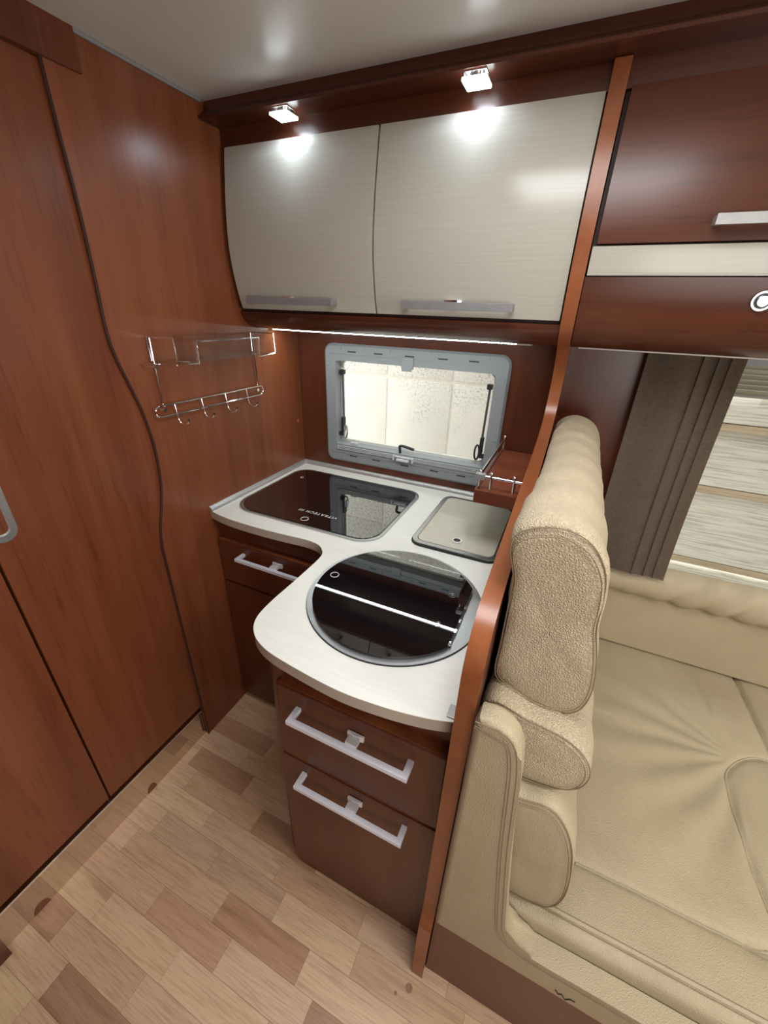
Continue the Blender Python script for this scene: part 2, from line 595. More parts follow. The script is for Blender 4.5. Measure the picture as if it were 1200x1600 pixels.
def tube(pts, r, n=8, closed=False, bm=None, smooth=0):
    """round wire along a polyline"""
    bm = bm or bmesh.new()
    P = [Vector(p) for p in pts]
    for _ in range(smooth):
        Q = []
        m = len(P)
        for i in range(m if closed else m - 1):
            a, b = P[i], P[(i + 1) % m]
            Q += [a * .75 + b * .25, a * .25 + b * .75]
        if not closed:
            Q = [P[0]] + Q + [P[-1]]
        P = Q
    m = len(P)
    rings = []
    up = None
    for i in range(m):
        if closed:
            t = (P[(i + 1) % m] - P[i - 1]).normalized()
        else:
            t = (P[min(i + 1, m - 1)] - P[max(i - 1, 0)]).normalized()
        if up is None:
            up = t.orthogonal().normalized()
        u = (up - t * up.dot(t))
        u = u.normalized() if u.length > 1e-6 else t.orthogonal().normalized()
        up = u
        w = t.cross(u)
        rings.append([bm.verts.new(P[i] + (u * math.cos(2 * math.pi * k / n) + w * math.sin(2 * math.pi * k / n)) * r) for k in range(n)])
    for i in range(m if closed else m - 1):
        a, b = rings[i], rings[(i + 1) % m]
        for k in range(n):
            bm.faces.new((a[k], a[(k + 1) % n], b[(k + 1) % n], b[k]))
    if not closed:
        bm.faces.new(rings[0][::-1])
        bm.faces.new(rings[-1])
    return bm


def crom(pts, n, closed=True):
    """resampled Catmull-Rom curve"""
    m = len(pts)
    out = []
    segs = m if closed else m - 1
    per = 8
    D = []
    for i in range(segs):
        g = (lambda j: pts[j % m]) if closed else (lambda j: pts[max(0, min(m - 1, j))])
        p0, p1, p2, p3 = [Vector(g(i + k)) for k in (-1, 0, 1, 2)]
        for k in range(per):
            t = k / per
            D.append(0.5 * ((2 * p1) + (p2 - p0) * t + (2 * p0 - 5 * p1 + 4 * p2 - p3) * t * t + (3 * p1 - p0 - 3 * p2 + p3) * t ** 3))
    D.append(D[0].copy() if closed else Vector(pts[-1]))
    L = [0]
    for i in range(1, len(D)):
        L.append(L[-1] + (D[i] - D[i - 1]).length)
    j = 0
    cnt = n if closed else n - 1
    for i in range(n):
        s = L[-1] * i / cnt
        while j < len(L) - 2 and L[j + 1] < s:
            j += 1
        d = L[j + 1] - L[j]
        out.append(D[j].lerp(D[j + 1], 0 if d == 0 else (s - L[j]) / d))
    return out


def loft_y(sec, ys, scales, axis='y', wr=0.0, wf=9.0, centre=None, bm=None, endbulge=0.0):
    """closed section (u,z) lofted along an axis; scale per station around the centre"""
    bm = bm or bmesh.new()
    bm2 = bm
    c = centre or sum(sec, Vector((0, 0))) / len(sec)
    rings = []
    for y, s in zip(ys, scales):
        ring = []
        for p in sec:
            q = c + (p - c) * s
            co = Vector((q.x, y, q.y)) if axis == 'y' else Vector((y, q.x, q.y))
            if wr:
                d = Vector((p.x - c.x, 0, p.y - c.y)) if axis == 'y' else Vector((0, p.x - c.x, p.y - c.y))
                d.normalize()
                k = noise.noise(Vector((co.x * wf * 0.8, co.y * wf * 1.6, co.z * wf))) + 0.5 * noise.noise(co * wf * 2.7)
                co += d * k * wr
                if s < 0.97:
                    co.y += 0.9 * wr * (noise.noise(Vector((co.x * 13 + co.z * 6, 3.1, co.z * 22))) + .4 * noise.noise(Vector((co.x * 40, 1.1, co.z * 40)))) * (1 - s) ** .4
            ring.append(bm.verts.new(co))
        rings.append(ring)
    n = len(sec)
    for a, b in zip(rings, rings[1:]):
        for i in range(n):
            bm2.faces.new((a[i], a[(i + 1) % n], b[(i + 1) % n], b[i]))
    for ring in (rings[0], rings[-1]):
        cc = sum((v.co for v in ring), Vector()) / n
        vc = bm2.verts.new(cc)
        for i in range(n):
            bm2.faces.new((ring[i], ring[(i + 1) % n], vc))
    return bm2


# ================================================================== SETTING
W2X1 = 2.45
ROOM_X1, ROOM_Y0 = 3.4, -2.2

# --- floor with printed strip planks (each a part)
floor = obj('floor', B(-0.05, ROOM_X1, ROOM_Y0, 0.0, -0.04, -0.0025), M_FLOORBASE, kind='structure')


def srgb(r, g, b):
    f = lambda c: ((c / 255 + 0.055) / 1.055) ** 2.4 if c > 10 else c / 3294
    return (f(r), f(g), f(b), 1)


T = {'l': srgb(206, 174, 144), 'm': srgb(196, 163, 132), 'd': srgb(170, 134, 106), 'r': srgb(182, 144, 116), 'g': srgb(192, 160, 130), 's': srgb(206, 176, 144)}
unit = bmesh.new()
box(unit, 0, 1, 0, 1, -1, 0, 0)
ume = bpy.data.meshes.new('floor_plank')
unit.to_mesh(ume)
unit.free()
ume.materials.append(M_PLANK)
known = {
    -3: [(0.0, .3, 'm'), (.3, .6, 'l')],
    -2: [(0.0, .05, 'm'), (.05, .32, 's'), (.32, .58, 'l')],
    -1: [(0.0, .25, 'r'), (.25, .5, 'm')],
    0: [(0.0, .196, 'l'), (.196, .45, 'm'), (.45, .7, 'l')],
    1: [(0.0, .02, 'l'), (.02, .27, 'd'), (.27, .53, 'l')],
    2: [(0.0, .075, 'l'), (.075, .372, 'm'), (.372, .62, 'd'), (.62, .9, 'l')],
    3: [(0.0, .225, 's'), (.225, .52, 'l'), (.52, .80, 'm'), (.8, 1.05, 'l')],
    4: [(0.0, .09, 'l'), (.09, .33, 'g'), (.33, .572, 'm'), (.572, .817, 's'), (.817, 1.10, 'm')],
    5: [(0.0, .05, 'l'), (.05, .425, 'g'), (.425, .70, 'r'), (.70, .98, 'l'), (.98, 1.2, 'g')],
    6: [(0.0, .25, 'm'), (.25, .50, 'r'), (.50, .755, 'l'), (.755, 1.02, 'd'), (1.02, 1.3, 'l')],
    7: [(0.0, .127, 'l'), (.127, .392, 's'), (.392, .68, 'l'), (.68, .95, 'm')],
    8: [(0.0, .072, 'r'), (.072, .352, 'g'), (.352, .60, 'l'), (.60, .9, 'm')],
    9: [(0.0, .157, 'l'), (.157, .42, 'd'), (.42, .70, 'l')],
}
PW = 0.0706
for k in range(-3, 15):
    y1 = -0.726 - PW * k
    y0 = y1 - PW
    L = list(known.get(k, []))
    x = L[-1][1] if L else 0.0
    first = not L
    while x < 1.5:
        ln = random.uniform(.12, .26) if first else random.uniform(.24, .29)
        first = False
        L.append((x, x + ln, random.choice('lllmmgdrs')))
        x += ln
    for (a, b_, t) in L:
        p = bpy.data.objects.new('floor_plank', ume)
        COL.objects.link(p)
        p.parent = floor
        g = 0.0003
        o0 = ORG['floor']
        p.location = Vector((a + g if a > 0 else -0.02, y0 + g, 0.0)) - o0
        p.scale = (b_ - a - 2 * g + (0.02 if a == 0 else 0), PW - 2 * g, 0.0024)
        c = T[t]
        j = random.uniform(.93, 1.06)
        p.color = (c[0] * j, c[1] * j * random.uniform(.98, 1.02), c[2] * j * random.uniform(.95, 1.04), 1)
kn = bmesh.new()
for (x, y, r) in ((0.962, -1.03, .009), (0.935, -1.052, .004), (1.01, -1.075, .003)):
    cyl(kn, (x, y, -0.001), (x, y, 0.0003), r, 12)
obj('floor_knot', kn, plain('dark_knot', (0.27, 0.14, 0.085), 0.5, nscale=300, namt=0.3), floor)

# --- ceiling with hatch opening frame
HATCH = ((0.71, 1.19, -1.11, -0.69), (1.81, 2.29, -1.59, -1.11))
cg = bmesh.new()
cxs = [-0.05, HATCH[0][0], HATCH[0][1], HATCH[1][0], HATCH[1][1], ROOM_X1]
for i in range(5):
    if i in (1, 3):
        h = HATCH[i // 2]
        box(cg, cxs[i], cxs[i + 1], ROOM_Y0, h[2], 1.98, 2.0)
        box(cg, cxs[i], cxs[i + 1], h[3], 0.03, 1.98, 2.0)
    else:
        box(cg, cxs[i], cxs[i + 1], ROOM_Y0, 0.03, 1.98, 2.0)
cl = obj('ceiling', cg, M_CEIL, kind='structure', smooth=0)
for h in HATCH:
    obj('hatch_frame', ringprism(rrect(h[0] - .02, h[1] + .02, h[2] - .02, h[3] + .02, .03), rrect(h[0] + .004, h[1] - .004, h[2] + .004, h[3] - .004, .02), 'z', 1.968, 2.06), M_WHITE, cl)

# --- left wall: panel with the S-shaped edge
S_CURVE = [(-0.740, 1.98), (-0.740, 1.85), (-0.738, 1.70), (-0.741, 1.56), (-0.745, 1.477), (-0.742, 1.412), (-0.722, 1.331), (-0.705, 1.264),
           (-0.694, 1.18), (-0.695, 1.095), (-0.703, 1.03), (-0.719, 0.969), (-0.734, 0.919), (-0.742, 0.857), (-0.743, 0.755), (-0.744, 0.424), (-0.744, 0.0)]
sc = crom([Vector(p) for p in S_CURVE], 90, closed=False)
poly = [(p.x, p.y) for p in sc] + [(0.0, 0.0), (0.0, 1.98)]
wl = obj('wall_left', prism(poly, 'x', -0.03, 0.0, 0.0025, 2), M_CH_Z, kind='structure')
bmt = tube([(-0.001, p.x - 0.0005, p.y) for p in sc], 0.003, 6)  # dark line standing for the shade in the groove beside the door
obj('groove_shade_line', bmt, M_GROOVE, wl)
bmc = bmesh.new()
cyl(bmc, (-0.001, -0.033, 1.093), (0.0012, -0.033, 1.093), 0.0075, 16)
obj('screw_cap', bmc, plain('wood_coloured_cap', (0.30, 0.085, 0.04), 0.5), wl)

# doors set 12 mm behind the panel
obj('wall_left_backing', B(-0.06, -0.035, ROOM_Y0, -0.60, 0.0, 1.98), M_INNER, kind='structure').name = 'wall_left_backing'
d1 = obj('door_1', prism([(p.x - 0.0 + 0.012, p.y) for p in sc if 0.152 < p.y < 1.93] + [(-0.70, 0.152), (-1.095, 0.152), (-1.095, 1.93)], 'x', -0.032, -0.010, 0.001, 1), M_CH_Z, kind='structure')
d2 = obj('door_2', B(-0.032, -0.010, -1.62, -1.1005, 0.152, 1.93, 0.0015), M_CH_Z, kind='structure')
obj('trim_1', prism([(-0.01, 1.914), (0.007, 1.914), (0.007, 1.98), (-0.01, 1.98)], 'y', ROOM_Y0, -0.668, 0.001, 1), M_CH_XZ, kind='structure')
obj('trim_2', B(-0.030, -0.004, ROOM_Y0, -0.748, 0.133, 0.1405, 0.001), M_CHROME, kind='structure')
obj('trim_3', B(-0.02, 0.010, ROOM_Y0, -1.412, 0.0, 0.030, 0.0015), M_CH_XZ, kind='structure')
obj('trim_4', B(-0.0, 0.006, -1.9, -0.36, 1.9725, 1.9795, 0.001), plain('grey_cove_strip', (0.22, 0.22, 0.22), 0.4), kind='structure')
bl = obj('baseboard_left', B(-0.034, -0.016, ROOM_Y0, -0.746, 0.0, 0.132), M_SKIRT, kind='structure')
for yy, w in ((-0.983, 0.017), (-1.327, 0.020)):
    h = bmesh.new()
    pts = [(yy + w * math.cos(a), 0.001 + 0.030 * math.sin(a)) for a in [math.pi * i / 12 for i in range(13)]]
    prism(pts, 'x', -0.0165, -0.0150, bm=h)
    obj('screw_plug', h, plain('brown_plug', (0.16, 0.05, 0.025), 0.4), bl)

# recessed oval door pull
def stadium(cy, z0, z1, r, n=12):
    return [(cy + r * math.cos(a), z1 - r + r * math.sin(a)) for a in [math.pi * i / n for i in range(n + 1)]] + \
           [(cy - r * math.cos(a), z0 + r - r * math.sin(a)) for a in [math.pi * i / n for i in range(n + 1)]]
hp = ringprism(stadium(-1.071, 1.052, 1.205, 0.027), stadium(-1.071, 1.067, 1.190, 0.0165), 'x', -0.012, -0.0065)
plate = obj('door_handle', hp, M_STEEL, d1)
dish = bmesh.new()
o_, i_ = stadium(-1.071, 1.067, 1.190, 0.0165), stadium(-1.071, 1.075, 1.182, 0.009)
ra = [dish.verts.new((-0.0068, p[0], p[1])) for p in o_]
rb = [dish.verts.new((-0.0150, p[0], p[1])) for p in i_]
for i in range(len(ra)):
    dish.faces.new((ra[i], ra[(i + 1) % len(ra)], rb[(i + 1) % len(rb)], rb[i]))
dish.faces.new(rb)
obj('finger_dish', dish, M_ALU_SATIN, plate)

# --- window wall with two openings
K1 = (0.165, 0.785, 1.005, 1.350)
K2 = (1.28, W2X1, 0.69, 1.435)
wb = bmesh.new()
xs = [-0.03, K1[0], K1[1], K2[0], K2[1], ROOM_X1]
for i in range(5):
    x0, x1 = xs[i], xs[i + 1]
    if i == 1:
        box(wb, x0, x1, 0, 0.03, -0.04, K1[2])
        box(wb, x0, x1, 0, 0.03, K1[3], 1.98)
    elif i == 3:
        box(wb, x0, x1, 0, 0.03, -0.04, K2[2])
        box(wb, x0, x1, 0, 0.03, K2[3], 1.98)
    else:
        box(wb, x0, x1, 0, 0.03, -0.04, 1.98)
obj('wall_back', wb, M_CH_XZ, kind='structure', smooth=0)

# walls behind and beside the camera; area lamps inside them stand in for windows
wf = bmesh.new()
box(wf, -0.06, ROOM_X1, ROOM_Y0 - 0.03, ROOM_Y0, -0.04, 1.98)
obj('wall_front', wf, plain('cherry_front_wall', (0.19, 0.07, 0.04), 0.4), kind='structure', smooth=0)
obj('wall_right', B(ROOM_X1, ROOM_X1 + 0.03, ROOM_Y0, 0.03, -0.04, 1.98), M_WHITE, kind='structure')

# --- kitchen window
w1 = thing('window_1', None, None, (0.475, 0.0, 0.945), kind='structure')
fr = bmesh.new()
o1, i1 = rrect(0.124, 0.823, 0.944, 1.390 + .012, (0.03, 0.03, 0.035, 0.035)), rrect(0.132, 0.815, 0.952, 1.394, (0.026,) * 4)
i2 = rrect(0.173, 0.777, 1.018, 1.342, (0.004, 0.004, 0.012, 0.012))
n = len(o1)
R = [[fr.verts.new((p[0], y, p[1])) for p in L] for L, y in ((o1, 0.0), (o1, -0.006), (i1, -0.013), (i2, -0.013), (i2, 0.030))]
for a, b_ in zip(R, R[1:]):
    for i in range(n):
        fr.faces.new((a[i], a[(i + 1) % n], b_[(i + 1) % n], b_[i]))
obj('window_frame', fr, M_GREY, w1)
sl = bmesh.new()
for z in (1.366, 0.984):
    box(sl, 0.15, 0.80, -0.0145, -0.012, z - .0008, z + .0008)
obj('frame_bead', sl, plain('frame_bead_grey', (0.27, 0.29, 0.31), 0.6), w1)  # thin bead lines, a slightly lighter grey than the frame
for k in range(3):
    z = 1.0125 - k * 0.006
    obj('blind_rail', B(0.176, 0.774, -0.016 + k * 0.0, -0.008, z - .0045, z - .0008, 0.001), M_GREY2, w1)
M_SLOT = plain('dark_slot', (0.03, 0.033, 0.036), 0.7)
for z, L in ((1.3755, (0.245, 0.353, 0.474, 0.595, 0.701)), (0.9745, (0.251, 0.355, 0.478, 0.600, 0.705))):
    for x in L:
        obj('vent_slot', B(x - .017, x + .017, -0.0136, -0.0125, z - .0022, z + .0022), M_SLOT, w1)
for (x, z) in ((0.198, 1.388), (0.397, 1.388), (0.548, 1.388), (0.748, 1.388), (0.806, 1.326), (0.806, 1.125), (0.139, 1.325), (0.139, 1.121), (0.403, 0.962), (0.553, 0.961), (0.749, 0.961), (0.203, 0.958)):
    b_ = bmesh.new()
    cyl(b_, (x, -0.012, z), (x, -0.0150, z), 0.0062, 16, 0.005)
    obj('screw_cap', b_, M_GREY, w1)
tb = bmesh.new()
box(tb, 0.446, 0.491, -0.020, -0.010, 1.333, 1.372, 0.003)
box(tb, 0.450, 0.487, -0.024, -0.018, 1.326, 1.338, 0.002)
obj('blind_catch', tb, M_GREY, w1)
# acrylic pane with its own rim
pr = ringprism(rrect(0.170, 0.780, 1.006, 1.348, 0.02), rrect(0.182, 0.768, 1.030, 1.338, 0.02), 'y', 0.030, 0.042)
pane = obj('pane_rim', pr, plain('pale_acrylic_rim', (0.62, 0.63, 0.6), 0.25), w1)
obj('pane', B(0.180, 0.770, 0.034, 0.037, 1.028, 1.340), M_GLASS, w1)
# stays
for s, x in ((1, 0.188), (-1, 0.760)):
    a = tube([(x, 0.018, 1.292), (x + .003 * s, 0.018, 1.11)], 0.0042, 8)
    st = obj('window_stay', a, plain('dark_grey_stay', (0.12, 0.12, 0.12), 0.4, 0.5), w1)
    kb = bmesh.new()
    box(kb, x - .010, x + .008, 0.006, 0.028, 1.288, 1.306, 0.003)
    box(kb, x - .006 + .002 * s, x + .007 + .002 * s, 0.004, 0.026, 1.062, 1.125, 0.005, 3)
    box(kb, min(x - .018 * s, x + .006 * s), max(x - .018 * s, x + .006 * s), 0.006, 0.026, 1.047, 1.062, 0.003)
    obj('stay_block', kb, M_BLACK, st)
    kn = bmesh.new()
    pts = [Vector((x + (.014) * s + 0.008 * math.cos(t), 0.01, 1.067 + 0.027 * math.sin(t))) for t in [2 * math.pi * i / 20 for i in range(20)]]
    tube(pts, 0.0035, 8, True, bm=kn)
    obj('stay_knob', kn, M_BLACK if s < 0 else M_STEEL, st)
# centre latch and small left latch
lt = tube([(0.452, 0.000, 1.018), (0.452, -0.004, 1.036), (0.450, -0.006, 1.046), (0.460, -0.008, 1.051), (0.485, -0.010, 1.048), (0.512, -0.010, 1.043)], 0.0055, 8, smooth=1)
lv = obj('latch_lever', lt, M_BLACK, w1)
cb = bmesh.new()
box(cb, 0.437, 0.508, -0.022, -0.012, 1.004, 1.010, 0.002)
box(cb, 0.447, 0.498, -0.030, -0.014, 0.992, 1.002, 0.003)
box(cb, 0.430, 0.436, -0.026, -0.010, 0.992, 1.014, 0.002)
box(cb, 0.509, 0.515, -0.026, -0.010, 0.990, 1.012, 0.002)
obj('latch_keeper', cb, plain('pale_latch', (0.6, 0.62, 0.64), 0.2), w1)
sb_ = B(0.232, 0.262, -0.004, 0.010, 1.018, 1.028, 0.002)
obj('small_latch', sb_, M_GREY2, w1)

# --- dinette window
w2 = thing('window_2', None, None, (1.8, 0.0, 0.80), kind='structure')
obj('window_frame', ringprism(rrect(1.262, W2X1 + .02, 0.675, 1.449, 0.02), rrect(1.30, W2X1 - .02, 0.695, 1.42, 0.02), 'y', -0.008, 0.03), M_GREY, w2)
obj('pane', B(1.29, W2X1 - .01, 0.030, 0.033, 0.695, 1.43), M_GLASS, w2)
for k in range(7):
    z = 1.432 - k * 0.0125
    zz = z - 0.0120
    obj('blind_pleat', prism([(0.001, z), (0.012 + .004 * (k % 2), (z + zz) / 2), (0.001, zz), (0.004, (z + zz) / 2)], 'x', 1.302, W2X1 - .02), M_BLIND, w2)
obj('blind_rail', B(1.302, W2X1 - .02, 0.0, 0.016, 1.338, 1.345, 0.001), plain('blind_rail_grey', (0.25, 0.25, 0.2), 0.5), w2)

# --- outdoors
obj('ground', B(-4, 6, 0.03, 6, -0.75, -0.7), M_GROUND, kind='structure')  # unseen ground, added to bounce light onto the outdoor walls
ow = thing('concrete_block_wall', 'white painted concrete block wall seen through the kitchen window', 'wall', (0.2, 0.82, -0.7))
obj('mortar', B(-1.5, 1.42, 0.8045, 0.86, -0.7, 2.3), M_MORTAR, ow)
bu = bmesh.new()
box(bu, 0, 0.375, 0, 0.03, 0, 0.402, 0.006, 2)
bme = bpy.data.meshes.new('concrete_block')
bu.to_mesh(bme)
bu.free()
bme.shade_smooth()
bme.set_sharp_from_angle(angle=math.radians(35))
bme.materials.append(M_CONC)
for i in range(-4, 4):
    for j in range(-3, 3):
        x = 0.040 + i * 0.386
        z = 0.770 + j * 0.414
        if z < -0.75 or x + .37 > 1.45:
            continue
        q = bpy.data.objects.new('concrete_block', bme)
        COL.objects.link(q)
        q.parent = ow
        q.location = Vector((x, 0.800 + random.uniform(-.001, .001), z)) - ORG[ow.name]
sd = thing('weatherboard_wall', 'pale weathered board cladding seen through the dinette window', 'wall', (2.6, 0.82, -0.7))
for (z0, z1) in ((1.125, 1.41), (0.835, 1.088), (0.455, 0.802), (0.12, 0.388), (-0.17, 0.09), (-0.45, -0.20), (1.44, 1.70), (1.73, 2.0), (2.03, 2.3)):
    obj('cladding_board', prism([(0.800, z0), (0.812, z1), (0.85, z1), (0.85, z0)], 'x', 1.43, 4.2, 0.003, 1), M_BOARD, sd)
    obj('board_edge', prism([(0.790, z0 - .032), (0.799, z0 - .004), (0.85, z0 - .004), (0.85, z0 - .032)], 'x', 1.43, 4.2, 0.002, 1), M_BATTEN, sd)

# ================================================================== KITCHEN
# --- worktop
WT = [(0.0, -0.549), (0.06, -0.562), (0.125, -0.568), (0.225, -0.569), (0.315, -0.565), (0.385, -0.560), (0.434, -0.566), (0.463, -0.588), (0.478, -0.622),
      (0.480, -0.731), (0.479, -0.834), (0.487, -0.893), (0.513, -0.930), (0.556, -0.953), (0.616, -0.965), (0.734, -0.976), (0.823, -0.972), (0.901, -0.960), (0.956, -0.944)]
wc = crom([Vector(p) for p in WT], 110, closed=False)
wpoly = [(p.x, p.y) for p in wc] + [(0.956, -0.001), (0.0, -0.001)]
wt = thing('worktop', 'white laminate kitchen worktop with curved L-shaped front edge', 'worktop', (0.5, -0.4, 0.872))
obj('top_surface', prism(wpoly, 'z', 0.8985, 0.9), M_WORKTOP, wt)
obj('edge_band', prism(wpoly, 'z', 0.872, 0.8984), M_WORKTOP_EDGE, wt)
q = lambda r, n=6: [(r * (1 - math.cos(a)), r * math.sin(a)) for a in [math.pi / 2 * i / n for i in range(n + 1)]]
tr = bmesh.new()
prof = [(0.0, 0.900), (0.013, 0.900), (0.012, 0.906), (0.008, 0.912), (0.0, 0.916)]
prism(prof, 'y', -0.552, 0.0, bm=tr)
prism([(-p[0], p[1]) for p in prof], 'x', 0.0, 0.954, bm=tr)
obj('edge_trim', tr, M_ALU_SATIN, wt)
obj('end_clip', B(0.938, 0.956, -0.941, -0.915, 0.890, 0.904, 0.001), M_ALU_SATIN, wt)

# --- sink under black glass
sk = thing('sink_cover', 'black glass cover over the rectangular sink, back left of the worktop', 'sink', (0.31, -0.29, 0.9))
ro = rrect(0.036, 0.584, -0.502, -0.076, (0.085, 0.075, 0.055, 0.06), 8)
ri = rrect(0.044, 0.576, -0.494, -0.084, (0.078, 0.068, 0.048, 0.053), 8)
obj('steel_rim', ringprism(ro, ri, 'z', 0.8995, 0.9045), M_STEEL, sk)
obj('glass', prism(rrect(0.047, 0.573, -0.491, -0.087, (0.075, 0.065, 0.045, 0.05), 8), 'z', 0.8995, 0.9060, 0.001, 2), M_BLACKGLASS, sk)
pts = [(0.316 + .0125 * math.cos(a), -0.461 + .0125 * math.sin(a), 0.9062) for a in [2 * math.pi * i / 28 for i in range(28)]]
obj('printed_ring', tube(pts, 0.0009, 6, True), M_PRINT, sk)
pts = [(0.101 + .006 * math.cos(a), -0.169 + .006 * math.sin(a), 0.9062) for a in [2 * math.pi * i / 20 for i in range(20)]]
obj('printed_dot', tube(pts, 0.0006, 6, True), M_PRINT, sk)


def text_part(s, size, loc, rotz, mat, parent, name='lettering'):
    cu = bpy.data.curves.new(name, 'FONT')
    cu.body = s
    cu.size = size
    cu.extrude = 0.0001
    cu.shear = 0.15
    cu.space_character = 1.25
    o = bpy.data.objects.new('tmp', cu)
    COL.objects.link(o)
    dg = bpy.context.evaluated_depsgraph_get()
    dg.update()
    me = bpy.data.meshes.new_from_object(o.evaluated_get(dg))
    bpy.data.objects.remove(o)
    me.transform(Matrix.Translation(Vector(loc) - ORG[parent.name]) @ Matrix.Rotation(rotz, 4, 'Z'))
    me.materials.clear()
    me.materials.append(mat)
    p = bpy.data.objects.new(name, me)
    COL.objects.link(p)
    p.parent = parent
    return p


text_part('VITRATECH III', 0.019, (0.409, -0.405, 0.9063), math.radians(180), M_PRINT, sk)

# --- square lid
ld = thing('waste_bin_lid', 'square cream lid with steel rim and finger ring, back right of the worktop', 'lid', (0.80, -0.24, 0.9))
obj('black_gasket', prism(rrect(0.667, 0.929, -0.438, -0.058, 0.035, 8), 'z', 0.8995, 0.906, 0.002, 2), M_RUBBER, ld)
obj('steel_rim', ringprism(rrect(0.670, 0.926, -0.434, -0.062, 0.033, 8), rrect(0.683, 0.914, -0.420, -0.075, 0.024, 8), 'z', 0.905, 0.9095), M_STEEL, ld)
obj('lid_panel', prism(rrect(0.685, 0.912, -0.418, -0.077, 0.022, 8), 'z', 0.905, 0.9105, 0.001, 2), M_LID, ld)
rg = bmesh.new()
c0 = (0.797, -0.372)
circ = lambda r, n=28: [(c0[0] + r * math.cos(2 * math.pi * i / n), c0[1] + r * math.sin(2 * math.pi * i / n)) for i in range(n)]
ringprism(circ(0.0165), circ(0.010), 'z', 0.9095, 0.9125, bm=rg)
r_ = obj('finger_ring', rg, M_CHROME, ld)
obj('finger_hole', prism(circ(0.010), 'z', 0.9090, 0.9108), M_BLACK, r_)

# --- round hob
hb = thing('hob', 'round hob under black glass lid with steel surround, front of the worktop', 'hob', (0.731, -0.693, 0.9))
HC = (0.733, -0.690)
HR = 0.2075


def arc_disc(r, xcut=None, n=96, c=HC):
    pts = [(c[0] + r * math.cos(2 * math.pi * i / n), c[1] + r * math.sin(2 * math.pi * i / n)) for i in range(n)]
    if xcut is not None:
        pts = [p for p in pts if p[0] < xcut]
        dy = math.sqrt(r * r - (xcut - c[0]) ** 2)
        k = max(range(len(pts)), key=lambda i: (pts[i][0] > c[0]) * 0)
        # order by angle from cut to cut
        pts.sort(key=lambda p: math.atan2(p[1] - c[1], p[0] - c[0]) % (2 * math.pi))
        pts = [(xcut, c[1] + dy)] + pts + [(xcut, c[1] - dy)]
    return pts


hd = arc_disc(HR)
obj('hob_gasket', prism(arc_disc(HR + .0015), 'z', 0.8995, 0.9015), M_RUBBER, hb)
obj('steel_surround', prism(hd, 'z', 0.8995, 0.9050, 0.003, 3), M_STEEL, hb)
gl = obj('glass_lid', prism(arc_disc(HR - 0.013, 0.896), 'z', 0.9055, 0.9115, 0.0012, 2), M_BLACKGLASS, hb)
hn = B(0.8965, 0.8995, -0.790, -0.598, 0.905, 0.910, 0.0005)
obj('hinge_bar', hn, M_BLACK, hb)
for yy in (-0.66, -0.71, -0.745, -0.785):
    obj('hinge_clip', B(0.8955, 0.9005, yy - .006, yy + .006, 0.910, 0.9125, 0.0005), M_CHROME, hb)
pts = [(0.565 + .0105 * math.cos(a), -0.687 + .0105 * math.sin(a), 0.9117) for a in [2 * math.pi * i / 28 for i in range(28)]]
obj('printed_ring', tube(pts, 0.0008, 6, True), M_PRINT, gl)
for yy in (-0.632, -0.742):
    b_ = bmesh.new()
    pts = [(0.858 + .0075 * math.cos(a), yy + .0075 * math.sin(a), 0.9117) for a in [2 * math.pi * i / 24 for i in range(24)]]
    tube(pts, 0.0009, 6, True, bm=b_)
    cyl(b_, (0.858, yy, 0.911), (0.858, yy, 0.9122), 0.0028, 12)
    obj('lid_screw', b_, M_CHROME, gl)


# --- bar handles
def bar_handle(x0, x1, yf, z, depth, parent, wid=0.011, hgt=0.011):
    """square section bar on two posts in front of a face at y = yf"""
    b = bmesh.new()
    box(b, x0, x1, yf - depth, yf - depth + wid, z - hgt / 2, z + hgt / 2, 0.0012)
    h = obj('handle', b, M_ALU, parent)
    for x in (x0, x1 - wid):
        obj('post', B(x, x + wid, yf - depth + wid - 0.0005, yf + 0.001, z - hgt / 2, z + hgt / 2, 0.0008), M_ALU, h) if parent.parent is None else box_join(h, x, x + wid, yf - depth + wid - 0.0005, yf + 0.001, z - hgt / 2, z + hgt / 2)
    return h


def box_join(h, *a):
    bm = bmesh.new()
    bm.from_mesh(h.data)
    off = ORG[h.parent.name]
    box(bm, a[0] - off.x, a[1] - off.x, a[2] - off.y, a[3] - off.y, a[4] - off.z, a[5] - off.z, 0.0008)
    bm.to_mesh(h.data)
    bm.free()
    h.data.shade_smooth()
    h.data.set_sharp_from_angle(angle=math.radians(35))


def latch(x, yf, z, depth, parent, inset=0.011):
    b = bmesh.new()
    box(b, x - .0135, x + .0135, yf - depth + inset, yf - depth + inset + .017, z - .004, z + .005, 0.001)
    box(b, x - .003, x + .003, yf - depth + inset + .014, yf, z - .003, z + .003)
    prism([(x - .019, yf - .006), (x, yf - .010), (x + .019, yf - .006), (x + .019, yf - .001), (x - .019, yf - .001)], 'z', z - .008, z + .008, 0.001, 1, bm=b)
    return obj('push_latch', b, M_TAB, parent)


